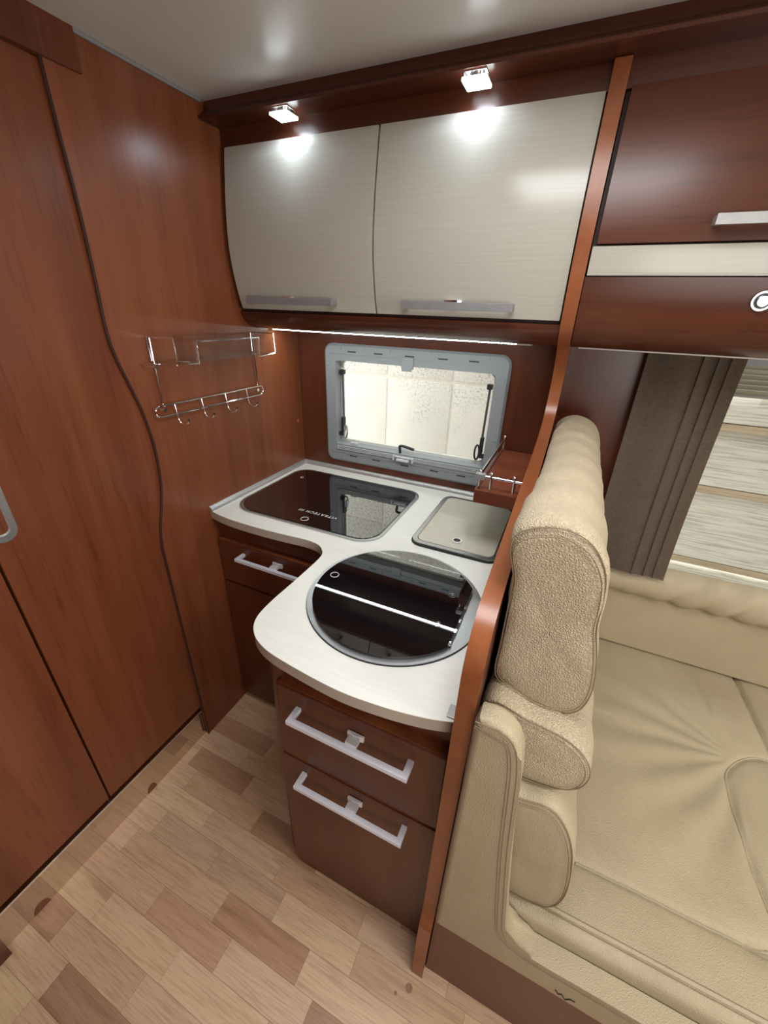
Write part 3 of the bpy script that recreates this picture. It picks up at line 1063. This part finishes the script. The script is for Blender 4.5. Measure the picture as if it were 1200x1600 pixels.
# --- drawer unit below the hob
du = thing('drawer_unit', 'cherry drawer unit with two aluminium-handled drawers below the hob', 'drawer unit', (0.74, -0.75, 0.0))
body = rrect(0.509, 0.955, -0.912, -0.552, (0.032, 0.002, 0.002, 0.002), 8)
obj('carcass', prism(body, 'z', 0.004, 0.871), M_CH_XZ, du)
DFX0, DFX1 = 0.556, 0.9525
f1 = prism([(DFX0, 0.534), (DFX1, 0.534), (DFX1, 0.777), (DFX0, 0.777)], 'y', -0.932, -0.9115, 0.006, 4)
dr1 = obj('drawer', f1, M_CH_XZ, du)
obj('lit_top_edge', B(DFX0 + .004, DFX1 - .002, -0.929, -0.9115, 0.7765, 0.7778, 0.0006), M_EDGE, dr1)  # lighter strip paints the light caught by the drawer's top bevel
bar_handle(0.608, 0.888, -0.932, 0.722, 0.040, dr1, 0.013, 0.012)
latch(0.760, -0.932, 0.727, 0.040, dr1, 0.013)
f2 = prism(rrect(DFX0 - .004, DFX1, 0.010, 0.527, (0.03, 0.004, 0.002, 0.002)), 'y', -0.932, -0.9115, 0.004, 3)
dr2 = obj('drawer', f2, M_CH_XZ, du)
obj('lit_top_edge', B(DFX0, DFX1 - .002, -0.929, -0.9115, 0.5265, 0.5278, 0.0006), M_EDGE, dr2)  # light on the top bevel, painted as a paler strip
bar_handle(0.608, 0.888, -0.932, 0.484, 0.040, dr2, 0.013, 0.012)
latch(0.758, -0.932, 0.489, 0.040, dr2, 0.013)

# --- base cabinet below the sink
bc = thing('base_cabinet', 'cherry base cabinet with one drawer and door below the sink', 'cabinet', (0.26, -0.3, 0.0))
cb = bmesh.new()
box(cb, 0.001, 0.9545, -0.528, -0.002, 0.05, 0.871)
box(cb, 0.001, 0.9545, -0.515, -0.002, 0.001, 0.051)
obj('carcass', cb, M_CH_XZ, bc, smooth=0)
bd = obj('drawer', B(0.006, 0.5305, -0.546, -0.5285, 0.622, 0.792, 0.003), M_CH_XZ, bc)
obj('lit_top_edge', B(0.009, 0.528, -0.543, -0.5285, 0.7915, 0.7928, 0.0006), M_EDGE, bd)  # paler strip for the lit bevel along the drawer top
bar_handle(0.112, 0.392, -0.546, 0.757, 0.040, bd, 0.012, 0.011)
latch(0.262, -0.546, 0.762, 0.040, bd, 0.012)
obj('door', prism(rrect(0.006, 0.5305, 0.030, 0.615, (0.02, 0.002, 0.002, 0.002)), 'y', -0.546, -0.5285, 0.003, 2), M_CH_XZ, bc)

# --- curved upper cabinets over the kitchen
PROF = [(-0.308, 1.508), (-0.322, 1.556), (-0.333, 1.615), (-0.3375, 1.66), (-0.336, 1.71), (-0.331, 1.765), (-0.322, 1.83), (-0.311, 1.896)]


def yprof(z):
    P = PROF
    for (ya, za), (yb, zb) in zip(P, P[1:]):
        if za <= z <= zb:
            return ya + (yb - ya) * (z - za) / (zb - za)
    return P[0][0] if z < P[0][1] else P[-1][0]


def curved_front(z0, z1, x0, x1, th=0.018, dy=0.0, bev=0.0012):
    pc = crom([Vector(p) for p in PROF], 60, closed=False)
    zs = [z0 + (z1 - z0) * i / 20 for i in range(21)]

    def yy(z):
        for a, b in zip(pc, pc[1:]):
            if a.y <= z <= b.y:
                return a.x + (b.x - a.x) * (z - a.y) / max(1e-9, b.y - a.y)
        return pc[0].x if z < pc[0].y else pc[-1].x
    o = [(yy(z) + dy, z) for z in zs]
    i = [(yy(z) + dy + th, z) for z in zs]
    return prism(o + i[::-1], 'x', x0, x1, bev, 2)


kc = thing('kitchen_overhead_cabinet', 'curved overhead kitchen cabinet with two cream doors above the window', 'cabinet', (0.478, -0.15, 1.445))
ba = bmesh.new()
prism([(-0.290, 1.500), (-0.314, 1.62), (-0.315, 1.72), (-0.295, 1.8965), (0.0, 1.8965), (0.0, 1.50)], 'x', 0.0005, 0.9555, bm=ba)
obj('carcass', ba, M_GROOVE, kc, smooth=0)
LOW = [(-0.300, 1.500), (-0.296, 1.488), (-0.286, 1.474), (-0.270, 1.462), (-0.250, 1.454), (-0.225, 1.450), (0.0, 1.4495), (0.0, 1.500)]
lo = bmesh.new()
prism(LOW, 'x', 0.0005, 0.9555, bm=lo)
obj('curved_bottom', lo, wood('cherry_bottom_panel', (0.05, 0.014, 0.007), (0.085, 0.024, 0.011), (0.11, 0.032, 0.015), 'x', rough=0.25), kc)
for (x0, x1, hx0, hx1) in ((0.0195, 0.4825, 0.071, 0.366), (0.4875, 0.953, 0.572, 0.849)):
    dd = obj('door', curved_front(1.508, 1.896, x0, x1), M_CREAM, kc)
    hz = 1.532
    hb_ = bmesh.new()
    box(hb_, hx0, hx1, -0.347, -0.340, hz - .010, hz + .008, 0.001)
    box(hb_, hx0, hx0 + .012, -0.342, -0.305, hz - .006, hz + .008, 0.001)
    box(hb_, hx1 - .012, hx1, -0.342, -0.305, hz - .006, hz + .008, 0.001)
    obj('handle', hb_, M_ALU_GREY, dd)
    lb = bmesh.new()
    mx_ = (hx0 + hx1) / 2 - .01
    prism([(mx_ - .022, -0.326), (mx_ - .006, -0.334), (mx_ + .014, -0.334), (mx_ + .022, -0.326), (mx_ + .022, -0.314), (mx_ - .022, -0.314)], 'z', hz + .007, hz + .013, 0.001, 1, bm=lb)
    obj('push_latch', lb, M_CHROME, dd)

# crown moulding over all cabinets
cr = bmesh.new()
prism([(-0.345, 1.9799), (-0.352, 1.958), (-0.372, 1.944), (-0.372, 1.938), (-0.3005, 1.938), (-0.3005, 1.898), (-0.250, 1.898), (-0.250, 1.9799)], 'x', 0.0005, 2.6, bm=cr)
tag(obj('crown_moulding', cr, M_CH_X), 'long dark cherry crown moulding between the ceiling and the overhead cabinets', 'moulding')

# spotlights under the crown
def spotlight(xc, label):
    t = thing('spotlight', label, 'light', (xc, -0.3485, 1.922), group='square spotlights under the crown moulding')
    b = bmesh.new()
    box(b, xc - .021, xc + .021, -0.366, -0.329, 1.9355, 1.9379, 0.0005)
    cyl(b, (xc, -0.348, 1.9265), (xc, -0.348, 1.936), 0.015, 20)
    obj('chrome_body', b, M_CHROME, t)
    obj('glass_plate', B(xc - .0245, xc + .0245, -0.373, -0.3255, 1.9205, 1.9265, 0.001), M_SPOT, t)
    g = ringprism([(xc - .0235, -0.372), (xc + .0235, -0.372), (xc + .0235, -0.3265), (xc - .0235, -0.3265)],
                  [(xc - .0215, -0.370), (xc + .0215, -0.370), (xc + .0215, -0.3285), (xc - .0215, -0.3285)], 'z', 1.9268, 1.9355)
    obj('clear_collar', g, M_ACRYL, t)
    l = bpy.data.lights.new('spotlight_beam', 'SPOT')
    l.energy = 1.25
    l.color = (0.70, 0.84, 1.0)
    l.spot_size = math.radians(174)
    l.spot_blend = 0.35
    l.shadow_soft_size = 0.02
    lo_ = bpy.data.objects.new('spotlight_beam', l)
    COL.objects.link(lo_)
    lo_.location = (xc, -0.349, 1.917)


spotlight(0.249, 'lit square spotlight above the left cream door')
spotlight(0.714, 'lit square spotlight above the right cream door')

# LED strips
ls = thing('led_strip', 'lit white LED strip under the kitchen overhead cabinet', 'light', (0.44, -0.16, 1.444))
obj('profile', B(0.006, 0.888, -0.170, -0.151, 1.4465, 1.4495, 0.0005), M_ALU_SATIN, ls)
db = bmesh.new()
x = 0.012
while x < 0.845:
    box(db, x, x + .0055, -0.1630, -0.1575, 1.4435, 1.4466)
    x += 0.0092
obj('diode_row', db, M_DIODE, ls, smooth=0, stuff=True)
obj('end_cap', B(0.847, 0.888, -0.170, -0.151, 1.443, 1.4466, 0.001), plain('pale_cap', (0.6, 0.58, 0.55), 0.4), ls)
area('led_strip_glow', (0.43, -0.160, 1.4425), (0, 0, 0), 0.83, 0.010, 1.5, (0.93, 1.0, 0.96))
l2 = tag(obj('led_strip', B(1.004, 2.3, -0.170, -0.151, 1.4435, 1.4485, 0.001), M_STRIPOFF), 'unlit pale strip light under the dinette overhead cabinet', 'light')

# --- chrome spice rack with hooks
rk = thing('spice_rack', 'chrome wire spice rack with clear shelf and four hooks on the left wall', 'rack', (0.0, -0.46, 1.20))
WR = 0.0022
fw = bmesh.new()
for y in (-0.646, -0.262):
    tube([(0.006, y, 1.438), (0.006, y, 1.262)], WR, 8, bm=fw)
# side loops out from the wall
for y in (-0.652, -0.268):
    tube([(0.004, y, 1.380), (0.004, y, 1.438), (0.098, y, 1.438), (0.100, y, 1.386), (0.100, y + (.035 if y < -.5 else -.0), 1.381)], WR, 8, bm=fw)
tube([(0.100, -0.586, 1.375), (0.102, -0.586, 1.430), (0.102, -0.345, 1.430), (0.100, -0.345, 1.375)], WR, 8, bm=fw)
tube([(0.100, -0.617, 1.376), (0.100, -0.586, 1.375)], WR, 8, bm=fw)
tube([(0.003, -0.680, 1.374), (0.100, -0.655, 1.377)], WR, 8, bm=fw)
tube([(0.100, -0.345, 1.376), (0.100, -0.268, 1.380)], WR, 8, bm=fw)
obj('wire_frame', fw, M_CHROME, rk)
lpz, r_l = 1.2515, 0.0145
lp = [(0.014, -0.665 - r_l * math.sin(a), lpz + r_l * math.cos(a)) for a in [math.pi * i / 10 for i in range(11)]] + \
     [(0.014, -0.262 + r_l * math.sin(a), lpz - r_l * math.cos(a)) for a in [math.pi * i / 10 for i in range(11)]]
obj('hook_rail', tube(lp, WR * 1.1, 8, True), M_CHROME, rk)
for y in (-0.612, -0.517, -0.421, -0.324):
    hk = tube([(0.008, y, 1.266), (0.012, y, 1.235), (0.014, y + .001, 1.215), (0.022, y + .004, 1.206), (0.036, y + .008, 1.208), (0.042, y + .010, 1.218)], 0.0019, 8, smooth=1)
    h_ = obj('hook', hk, M_CHROME, rk)
    tp = bmesh.new()
    bmesh.ops.create_uvsphere(tp, u_segments=10, v_segments=6, radius=0.0038, matrix=Matrix.Translation((0.0425, y + .010, 1.220)))
    obj('hook_tip', tp, M_BLACK, h_)
for y, z in ((-0.646, 1.365), (-0.266, 1.372), (-0.646, 1.252), (-0.268, 1.252)):
    b_ = bmesh.new()
    cyl(b_, (0.0, y + .003, z), (0.009, y + .003, z), 0.0055, 12)
    obj('wall_fixing', b_, M_CHROME, rk)
obj('clear_shelf', B(0.006, 0.100, -0.650, -0.270, 1.3765, 1.3800, 0.0005), M_ACRYL, rk)
obj('clear_front', B(0.0955, 0.0985, -0.650, -0.285, 1.380, 1.447, 0.0005), M_ACRYL, rk)

# --- tall partition panel between kitchen and bench
PP = [(-1.0, 0.0), (-1.0, 0.275), (-0.985, 0.300), (-0.980, 0.34), (-0.980, 0.5), (-0.980, 0.65), (-0.980, 0.80), (-0.980, 0.92), (-0.980, 1.0), (-0.980, 1.045), (-0.974, 1.077), (-0.955, 1.105), (-0.92, 1.128), (-0.85, 1.143), (-0.70, 1.163), (-0.50, 1.188),
      (-0.35, 1.210), (-0.25, 1.235), (-0.195, 1.270), (-0.175, 1.32), (-0.185, 1.38), (-0.225, 1.430), (-0.300, 1.478), (-0.322, 1.53), (-0.338, 1.60), (-0.343, 1.66), (-0.341, 1.72), (-0.334, 1.80), (-0.325, 1.86), (-0.321, 1.90), (-0.318, 1.936)]
XL, XR = 0.957, 0.986
ppc = PP
pt = thing('partition_panel', 'tall sweeping cherry partition panel between the kitchen and the beige bench', 'panel', (0.972, -0.5, 0.0))
sm = [Vector(p) for p in PP]
fine = sm[:1] + [Vector((-1.0, 0.27))] + crom(sm[2:], 120, closed=False)
poly = [(p.x, p.y) for p in fine] + [(-0.302, 1.937), (-0.302, 1.8965), (-0.0005, 1.8965), (-0.0005, 0.0)]
obj('panel_board', prism(poly, 'x', XL + .0006, XR - .0006), M_CH_XZ, pt)
eb = bmesh.new()
T_ = 0.003
P3 = [Vector(p) for p in [(q.x, q.y) for q in fine]]
def off(i):
    a, b = P3[max(i - 1, 0)], P3[min(i + 1, len(P3) - 1)]
    t = (b - a).normalized()
    return Vector((-t.y, t.x))
out = [P3[i] + off(i) * 0.0012 for i in range(len(P3))]
inn = [P3[i] - off(i) * 0.0002 for i in range(len(P3))]
prism([(p.x, p.y) for p in out] + [(p.x, p.y) for p in inn[::-1]], 'x', XL, XR, bm=eb)
obj('edge_band', eb, M_EDGE, pt)

# --- corner shelf with chrome rail
cs = thing('corner_shelf', 'small cherry corner shelf with chrome rail beside the kitchen window', 'shelf', (0.896, -0.2, 1.062))
obj('shelf_board', B(0.838, 0.9565, -0.412, -0.0145, 1.083, 1.099, 0.001), M_SHELF, cs)
obj('front_lip', B(0.836, 0.9565, -0.418, -0.406, 1.066, 1.102, 0.001), M_SHELF, cs)
obj('side_lip', B(0.834, 0.840, -0.412, -0.0145, 1.068, 1.102, 0.001), M_SHELF, cs)
RZr = 1.138
rl = bmesh.new()
tube([(0.841, -0.405, RZr), (0.841, -0.016, RZr)], 0.0042, 12, bm=rl)
tube([(0.841, -0.405, RZr), (0.9565, -0.405, RZr)], 0.0042, 12, bm=rl)
obj('rail', rl, M_CHROME, cs)
for (x, y) in ((0.872, -0.405), (0.930, -0.405), (0.841, -0.395), (0.841, -0.020)):
    b_ = bmesh.new()
    cyl(b_, (x, y, 1.100), (x, y, 1.146), 0.0042, 12)
    bmesh.ops.create_uvsphere(b_, u_segments=12, v_segments=8, radius=0.0052, matrix=Matrix.Translation((x, y, 1.147)))
    obj('rail_post', b_, M_CHROME, cs)
obj('corner_block', B(0.832, 0.857, -0.414, -0.397, 1.130, 1.145, 0.001), M_ALU_SATIN, cs)

# --- dinette overhead cabinet
oc = thing('dinette_overhead_cabinet', 'dark cherry overhead cabinet with a cream band above the curtain', 'cabinet', (1.6, -0.15, 1.45))
X0, X1 = 0.9875, 2.35
b_ = bmesh.new()
prism([(-0.296, 1.60), (-0.315, 1.62), (-0.315, 1.72), (-0.295, 1.8965), (-0.001, 1.8965), (-0.001, 1.4955), (-0.292,1.4955)], 'x', X0, X1, bm=b_)
obj('carcass', b_, M_GROOVE, oc, smooth=0)
b_ = bmesh.new()
zz = [1.595, 1.56, 1.53, 1.508]
pl = [(-0.327, 1.5945), (-0.322, 1.56), (-0.314, 1.53), (-0.305, 1.505), (-0.296, 1.488), (-0.286, 1.474), (-0.270, 1.462), (-0.250, 1.454), (-0.225, 1.450), (-0.001, 1.4495), (-0.001, 1.49), (-0.28, 1.5945)]
prism(pl, 'x', X0, X1, bm=b_)
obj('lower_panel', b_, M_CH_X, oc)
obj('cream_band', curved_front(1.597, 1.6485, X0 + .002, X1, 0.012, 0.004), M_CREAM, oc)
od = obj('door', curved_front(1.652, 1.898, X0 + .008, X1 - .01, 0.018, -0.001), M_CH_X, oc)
hb_ = bmesh.new()
box(hb_, 1.182, 1.47, -0.372, -0.364, 1.6725, 1.6895, 0.001)
box(hb_, 1.182, 1.194, -0.366, -0.333, 1.676, 1.689, 0.001)
box(hb_, 1.458, 1.47, -0.366, -0.333, 1.676, 1.689, 0.001)
obj('handle', hb_, M_ALU_SATIN, od)
lb = bmesh.new()
box(lb, 1.300, 1.345, -0.362, -0.345, 1.688, 1.693, 0.001)
obj('push_latch', lb, M_CHROME, od)
kb = bmesh.new()
c = Vector((1.306, -0.322, 1.556))
nrm = Vector((0, -1, -0.15)).normalized()
cyl(kb, c, c + nrm * .004, 0.0175, 28)
kb2 = obj('push_button', kb, M_STEEL, oc)
kb = bmesh.new()
cyl(kb, c + nrm * .003, c + nrm * .009, 0.0115, 24, 0.009)
obj('button_cap', kb, M_CHROME, kb2)
kb = bmesh.new()
cyl(kb, c + nrm * .0035, c + nrm * .0046, 0.0135, 24)
obj('button_gap', kb, M_BLACK, kb2)

# ================================================================== DINETTE
# --- bench frame: plinth, leather armrest and apron
be = thing('bench_frame', 'beige leather bench armrest and apron on a brown plinth', 'bench', (1.6, -0.6, 0.0))
obj('plinth', B(0.988, 2.5, -0.978, -0.958, 0.0, 0.345), M_PLINTH_BROWN, be)
obj('seat_box', B(0.990, 2.5, -0.955, -0.004, 0.0, 0.352), M_PLINTH_BROWN, be)
ARM = [(0.9885, 0.330), (0.9885, 0.985), (0.994, 1.000), (1.018, 1.003), (1.043, 0.992), (1.058, 0.968), (1.067, 0.92), (1.073, 0.86), (1.086, 0.72), (1.103, 0.58), (1.115, 0.49), (1.124, 0.452), (1.146, 0.430), (1.19, 0.422),
       (1.30, 0.424), (1.6, 0.424), (2.5, 0.424), (2.5, 0.322), (1.6, 0.322), (1.19, 0.322)]
ac = [Vector(p) for p in ARM]
mid = crom(ac[2:16], 70, closed=False)
apoly = [ARM[0], ARM[1]] + [(p.x, p.y) for p in mid] + [ARM[16], ARM[17]]
obj('armrest_cover', prism(apoly, 'y', -1.002, -0.960, 0.012, 5), M_LEATHER2, be)
def seam(pts, r=0.0011, name='seam', parent=None, mat=None):
    return obj(name, tube(pts, r, 6), mat or M_THREAD, parent)
for inset in (0.006, 0.0145, 0.019):
    L = [(0.990, -1.0022 + max(0, 0.0065 - inset) * 0.9, mid[2].y - inset)]
    for i in range(2 + int(inset * 150), len(mid) - 1):
        t = (mid[i + 1] - mid[i - 1]).normalized()
        nn = Vector((t.y, -t.x))
        p = mid[i] + nn * inset
        L.append((p.x, -1.0022 + max(0, 0.0065 - inset) * 0.9, p.y))
    L.append((2.49, L[-1][1], 0.424 - inset))
    seam(L, 0.0007 if inset > .007 else 0.0010, 'seam', be)
lg = [(1.231, 0.357), (1.238, 0.347), (1.2395, 0.350), (1.243, 0.354), (1.251, 0.341), (1.256, 0.352), (1.259, 0.3545), (1.266, 0.3555)]
obj('embroidered_mark', tube([(x, -1.0025, z + .004) for x, z in lg], 0.0011, 6), M_LOGO, be)

# --- seat cushion: height field with piped seams and soft puckers
def seg_d(px, py, L):
    best = 9
    for (ax, ay), (bx, by) in zip(L, L[1:]):
        dx, dy = bx - ax, by - ay
        t = ((px - ax) * dx + (py - ay) * dy) / (dx * dx + dy * dy)
        t = 0 if t < 0 else 1 if t > 1 else t
        d = math.hypot(px - ax - t * dx, py - ay - t * dy)
        if d < best:
            best = d
    return best


SEAM_F = [(1.0, -0.820), (1.24, -0.820), (1.36, -0.820), (1.475, -0.821), (1.55, -0.818), (1.585, -0.808), (1.603, -0.785), (1.60, -0.748), (1.59, -0.67), (1.587, -0.606), (1.586, -0.50), (1.590, -0.455), (1.607, -0.42), (1.645, -0.377), (1.70, -0.350), (1.80, -0.345), (2.3, -0.345)]
SEAM_F2 = [(1.545, -0.819), (1.60, -0.822), (1.75, -0.822), (2.4, -0.822)]
SEAM_J = [(1.708, 0.0), (1.716, -0.15), (1.724, -0.345)]
SX0, SX1, SY0, SY1 = 0.992, 2.40, -0.957, -0.022
NX, NY = 300, 200
ZT = 0.462


def seat_z(x, y):
    z = ZT
    # crown
    z += 0.006 * math.sin(max(0, min(1, (x - SX0) / (SX1 - SX0))) * math.pi) * math.sin(max(0, min(1, (y - SY0) / (SY1 - SY0))) * math.pi)
    for L, w, dp in ((SEAM_F, 0.006, 0.006), (SEAM_F2, 0.006, 0.006), (SEAM_J, 0.006, 0.012)):
        d = seg_d(x, y, L)
        if d < 0.06:
            z -= dp * math.exp(-(d / w) ** 2) + 0.004 * math.exp(-(d / 0.025) ** 2)
    # puckers radiating from the corner of the inner panel
    cx, cy = 1.63, -0.39
    a = math.atan2(y - cy, x - cx)
    r = math.hypot(x - cx, y - cy)
    if x < 1.60:
        z += 0.0030 * math.sin(a * 17 + 2.0 * noise.noise(Vector((r * 4, a, 0)))) * math.exp(-((r - 0.22) / 0.17) ** 2)
    z += 0.0028 * noise.noise(Vector((x * 5, y * 5, 1.3)))
    # creases running diagonally over the front of the cushion
    u = (x * 0.80 + y * 0.60)
    z += 0.0022 * noise.noise(Vector((u * 42, (x * -.6 + y * .8) * 4, 4.0))) * math.exp(-((y + 0.78) / 0.16) ** 2)
    # rolled front edge
    e = y - SY0
    if e < 0.028:
        t = 1 - e / 0.028
        z -= 0.022 * (1 - math.sqrt(max(0, 1 - t * t)))
    # stitched ridge behind the front edge
    z -= 0.003 * math.exp(-((y - (SY0 + 0.030)) / 0.003) ** 2)
    e = SY1 - y
    if e < 0.015:
        t = 1 - e / 0.015
        z -= 0.012 * (1 - math.sqrt(max(0, 1 - t * t)))
    return z


sb = bmesh.new()
grid = []
for j in range(NY + 1):
    t = j / NY
    y = SY0 + (SY1 - SY0) * (t ** 1.15 if t < 1 else 1)
    grid.append([sb.verts.new((SX0 + (SX1 - SX0) * i / NX, y, seat_z(SX0 + (SX1 - SX0) * i / NX, y))) for i in range(NX + 1)])
for j in range(NY):
    for i in range(NX):
        sb.faces.new((grid[j][i], grid[j][i + 1], grid[j + 1][i + 1], grid[j + 1][i]))
# skirt
def skirt(row, zb, dy=0.0):
    low = [sb.verts.new((v.co.x, v.co.y + dy, zb)) for v in row]
    for i in range(len(row) - 1):
        sb.faces.new((row[i], low[i], low[i + 1], row[i + 1]))
    return low
mid1 = [sb.verts.new((v.co.x, v.co.y - 0.002, 0.41)) for v in grid[0]]
low1 = [sb.verts.new((v.co.x, v.co.y + 0.004, 0.3535)) for v in grid[0]]
for i in range(NX):
    sb.faces.new((grid[0][i], mid1[i], mid1[i + 1], grid[0][i + 1]))
    sb.faces.new((mid1[i], low1[i], low1[i + 1], mid1[i + 1]))
skirt(grid[-1], 0.3535)
skirt([r[0] for r in grid], 0.3535)
skirt([r[-1] for r in grid], 0.3535)
sc_ = thing('seat_cushion', 'wide beige leather seat cushion on the bench with piped inner panel', 'cushion', (1.6, -0.5, 0.354))
obj('cushion_body', sb, M_LEATHER2, sc_, smooth=60)
M_PIPE = plain('beige_piping', (0.33, 0.25, 0.15), 0.5)
for L in (SEAM_F[1:-1], SEAM_F2, ):
    pp = crom([Vector(p) for p in L], 90, closed=False)
    obj('piping', tube([(p.x, p.y, seat_z(p.x, p.y) + 0.0010) for p in pp], 0.0024, 6), M_LEATHER2, sc_)
for dy in (0.024, 0.036):
    obj('seam', tube([(x / 100, SY0 + dy, seat_z(x / 100, SY0 + dy) + .0002) for x in range(112, 238, 2)], 0.0009, 6), M_THREAD, sc_)

# --- backrest cushion: three stuffed rolls
bk = thing('backrest_cushion', 'beige pebbled leather backrest cushion of three stacked rolls against the panel', 'cushion', (1.08, -0.5, 0.462))


def roll(name, ctrl, y0, y1, mat, n=72, wr=0.004, endk=0.05):
    sec = crom([Vector(p) for p in ctrl], n)
    ys, sc = [], []
    for e, s in ((-.004, .02), (-.006, .35), (-.006, .7), (-.004, .88), (0.0, .955), (.004, .985), (.012, 1.0)):
        ys.append(y0 + e)
        sc.append(s)
    m = 36
    for i in range(1, m):
        ys.append(y0 + .012 + (y1 - y0 - .042) * i / m)
        sc.append(1.0 + 0.012 * math.sin(i * 1.3))
    for e, s in ((-.03, 1.0), (-.012, .93), (-.003, .75), (0, .3)):
        ys.append(y1 + e)
        sc.append(s)
    return sec, loft_y(sec, ys, sc, wr=wr)


def bulge(co):
    """top corner of the head roll sags over the panel edge at its near end"""
    ss = lambda a, b, t: max(0, min(1, (t - a) / (b - a))) ** 2 * (3 - 2 * max(0, min(1, (t - a) / (b - a))))
    w = ss(1.160, 1.225, co.z) * (1 - ss(-0.78, -0.58, co.y)) * (1 - ss(0.995, 1.05, co.x))
    co.x -= 0.013 * w
    return co


def end_seam(sec, y, s, parent, c=None, r=0.0010, name='seam'):
    c = c or sum(sec, Vector((0, 0))) / len(sec)
    obj(name, tube([bulge(Vector((c.x + (p.x - c.x) * s, y, c.y + (p.y - c.y) * s))) for p in sec], r, 6, True), M_THREAD, parent)


head = [(0.996, 0.960), (0.994, 1.04), (0.993, 1.14), (0.991, 1.215), (1.002, 1.250), (1.040, 1.268), (1.082, 1.255), (1.110, 1.215), (1.119, 1.165), (1.122, 1.12), (1.136, 1.06), (1.145, 1.00), (1.139, 0.950), (1.115, 0.925), (1.075, 0.920), (1.030, 0.938)]
sec, bmh = roll('head_roll', head, -0.872, -0.105, M_LEATHER, wr=0.0055)
for v in bmh.verts:
    bulge(v.co)
hr = obj('head_roll', bmh, M_LEATHER, bk, smooth=70)
end_seam(sec, -0.8735, 0.965, hr)
end_seam(sec, -0.8790, 0.90, hr, r=0.0008)
lum = [(0.995, 0.940), (1.065, 0.935), (1.125, 0.925), (1.160, 0.900), (1.175, 0.865), (1.168, 0.825), (1.140, 0.800), (1.095, 0.790), (1.040, 0.790), (0.995, 0.790)]
sec, bml = roll('lumbar_roll', lum, -0.912, -0.105, M_LEATHER, wr=0.0035)
lr = obj('lumbar_roll', bml, M_LEATHER, bk, smooth=70)
end_seam(sec, -0.9135, 0.965, lr)
end_seam(sec, -0.9180, 0.90, lr, r=0.0008)
low = [(0.995, 0.782), (1.080, 0.784), (1.130, 0.794), (1.162, 0.765), (1.186, 0.705), (1.200, 0.625), (1.204, 0.555), (1.192, 0.502), (1.160, 0.480), (1.100, 0.476), (1.04, 0.476), (0.995, 0.480)]
sec, bmo = roll('lower_pad', low, -0.943, -0.105, M_LEATHER2, wr=0.0025)
lw = obj('lower_pad', bmo, M_LEATHER2, bk, smooth=70)
end_seam(sec, -0.9445, 0.965, lw)
end_seam(sec, -0.9490, 0.92, lw, r=0.0008)

# --- cushion along the window side
wc_ = thing('window_side_cushion', 'beige leather side cushion with gathered top roll below the dinette window', 'cushion', (1.7, -0.04, 0.46))
pn = prism(rrect(-0.058, -0.0015, 0.466, 0.715, 0.01), 'x', 1.0, 2.45)
obj('side_panel', pn, M_LEATHER2, wc_)
rs = [(-0.010, 0.700), (-0.050, 0.690), (-0.080, 0.705), (-0.092, 0.740), (-0.080, 0.780), (-0.050, 0.797), (-0.015, 0.792), (-0.0125, 0.750)]
sec = crom([Vector(p) for p in rs], 56)
rb_ = bmesh.new()
rings = []
m = 260
for j in range(m + 1):
    x = 1.0 + 1.45 * j / m
    ring = []
    for p in sec:
        co = Vector((x, p.x, p.y))
        if p.x < -0.02:
            a = (p.y - 0.69) / 0.11
            k = noise.noise(Vector((x * 24 + (p.y - .7) * -20, p.y * 4, 2.0))) * (0.35 + 0.65 * (1 - min(1, max(0, a)))) * min(1, (x - 1.15) / .15 if x > 1.15 else 0)
            d = Vector((0, p.x + 0.045, p.y - 0.745)).normalized()
            co += d * k * 0.013
        ring.append(rb_.verts.new(co))
    rings.append(ring)
for a, b_ in zip(rings, rings[1:]):
    for i in range(len(sec)):
        rb_.faces.new((a[i], a[(i + 1) % len(sec)], b_[(i + 1) % len(sec)], b_[i]))
rb_.faces.new(rings[0])
rb_.faces.new(rings[-1][::-1])
obj('gathered_roll', rb_, M_LEATHER2, wc_, smooth=70)

# --- curtain
cu = thing('curtain', 'taupe woven side curtain hanging at the dinette window', 'curtain', (1.29, -0.06, 0.79))
cbm = bmesh.new()
nx, nz = 120, 40
G = []
for j in range(nz + 1):
    v = j / nz
    z = 0.788 + (1.447 - 0.788) * v
    row = []
    for i in range(nx + 1):
        u = i / nx
        x = 1.178 + u * (0.214 + 0.006 * (1 - v))
        y = -0.066 - 0.034 * (1 - v) ** 3
        y += 0.004 * math.sin(u * 9 + v * 1.2) + 0.0015 * noise.noise(Vector((x * 20, z * 4, 0)))
        for up in (0.585, 0.74, 0.86):
            d = u - up
            y += (-0.0035 if d > 0 else 0.0) * math.exp(-abs(d) / 0.06) if abs(d) < .3 else 0
        row.append(cbm.verts.new((x, y, z)))
    G.append(row)
for j in range(nz):
    for i in range(nx):
        cbm.faces.new((G[j][i], G[j][i + 1], G[j + 1][i + 1], G[j + 1][i]))
r = bmesh.ops.solidify(cbm, geom=cbm.faces[:], thickness=0.0016)
obj('fabric', cbm, M_CURTAIN, cu)
for up in (0.585, 0.74, 0.86):
    obj('pleat_fold', tube([(1.178 + up * (0.214 + .006 * (1 - v)), -0.0685 - 0.034 * (1 - v) ** 3 + 0.004 * math.sin(up * 9 + v * 1.2) - .002, 0.79 + 0.655 * v) for v in [i / 24 for i in range(25)]], 0.0014, 6),
        plain('dark_pleat', (0.07, 0.05, 0.035), 0.9), cu)
hm = bmesh.new()
obj('hem', tube([(1.179 + u * 0.22, -0.1015 + 0.004 * math.sin(u * 9), 0.789) for u in [i / 24 for i in range(25)]], 0.0022, 6), M_CURTAIN, cu)
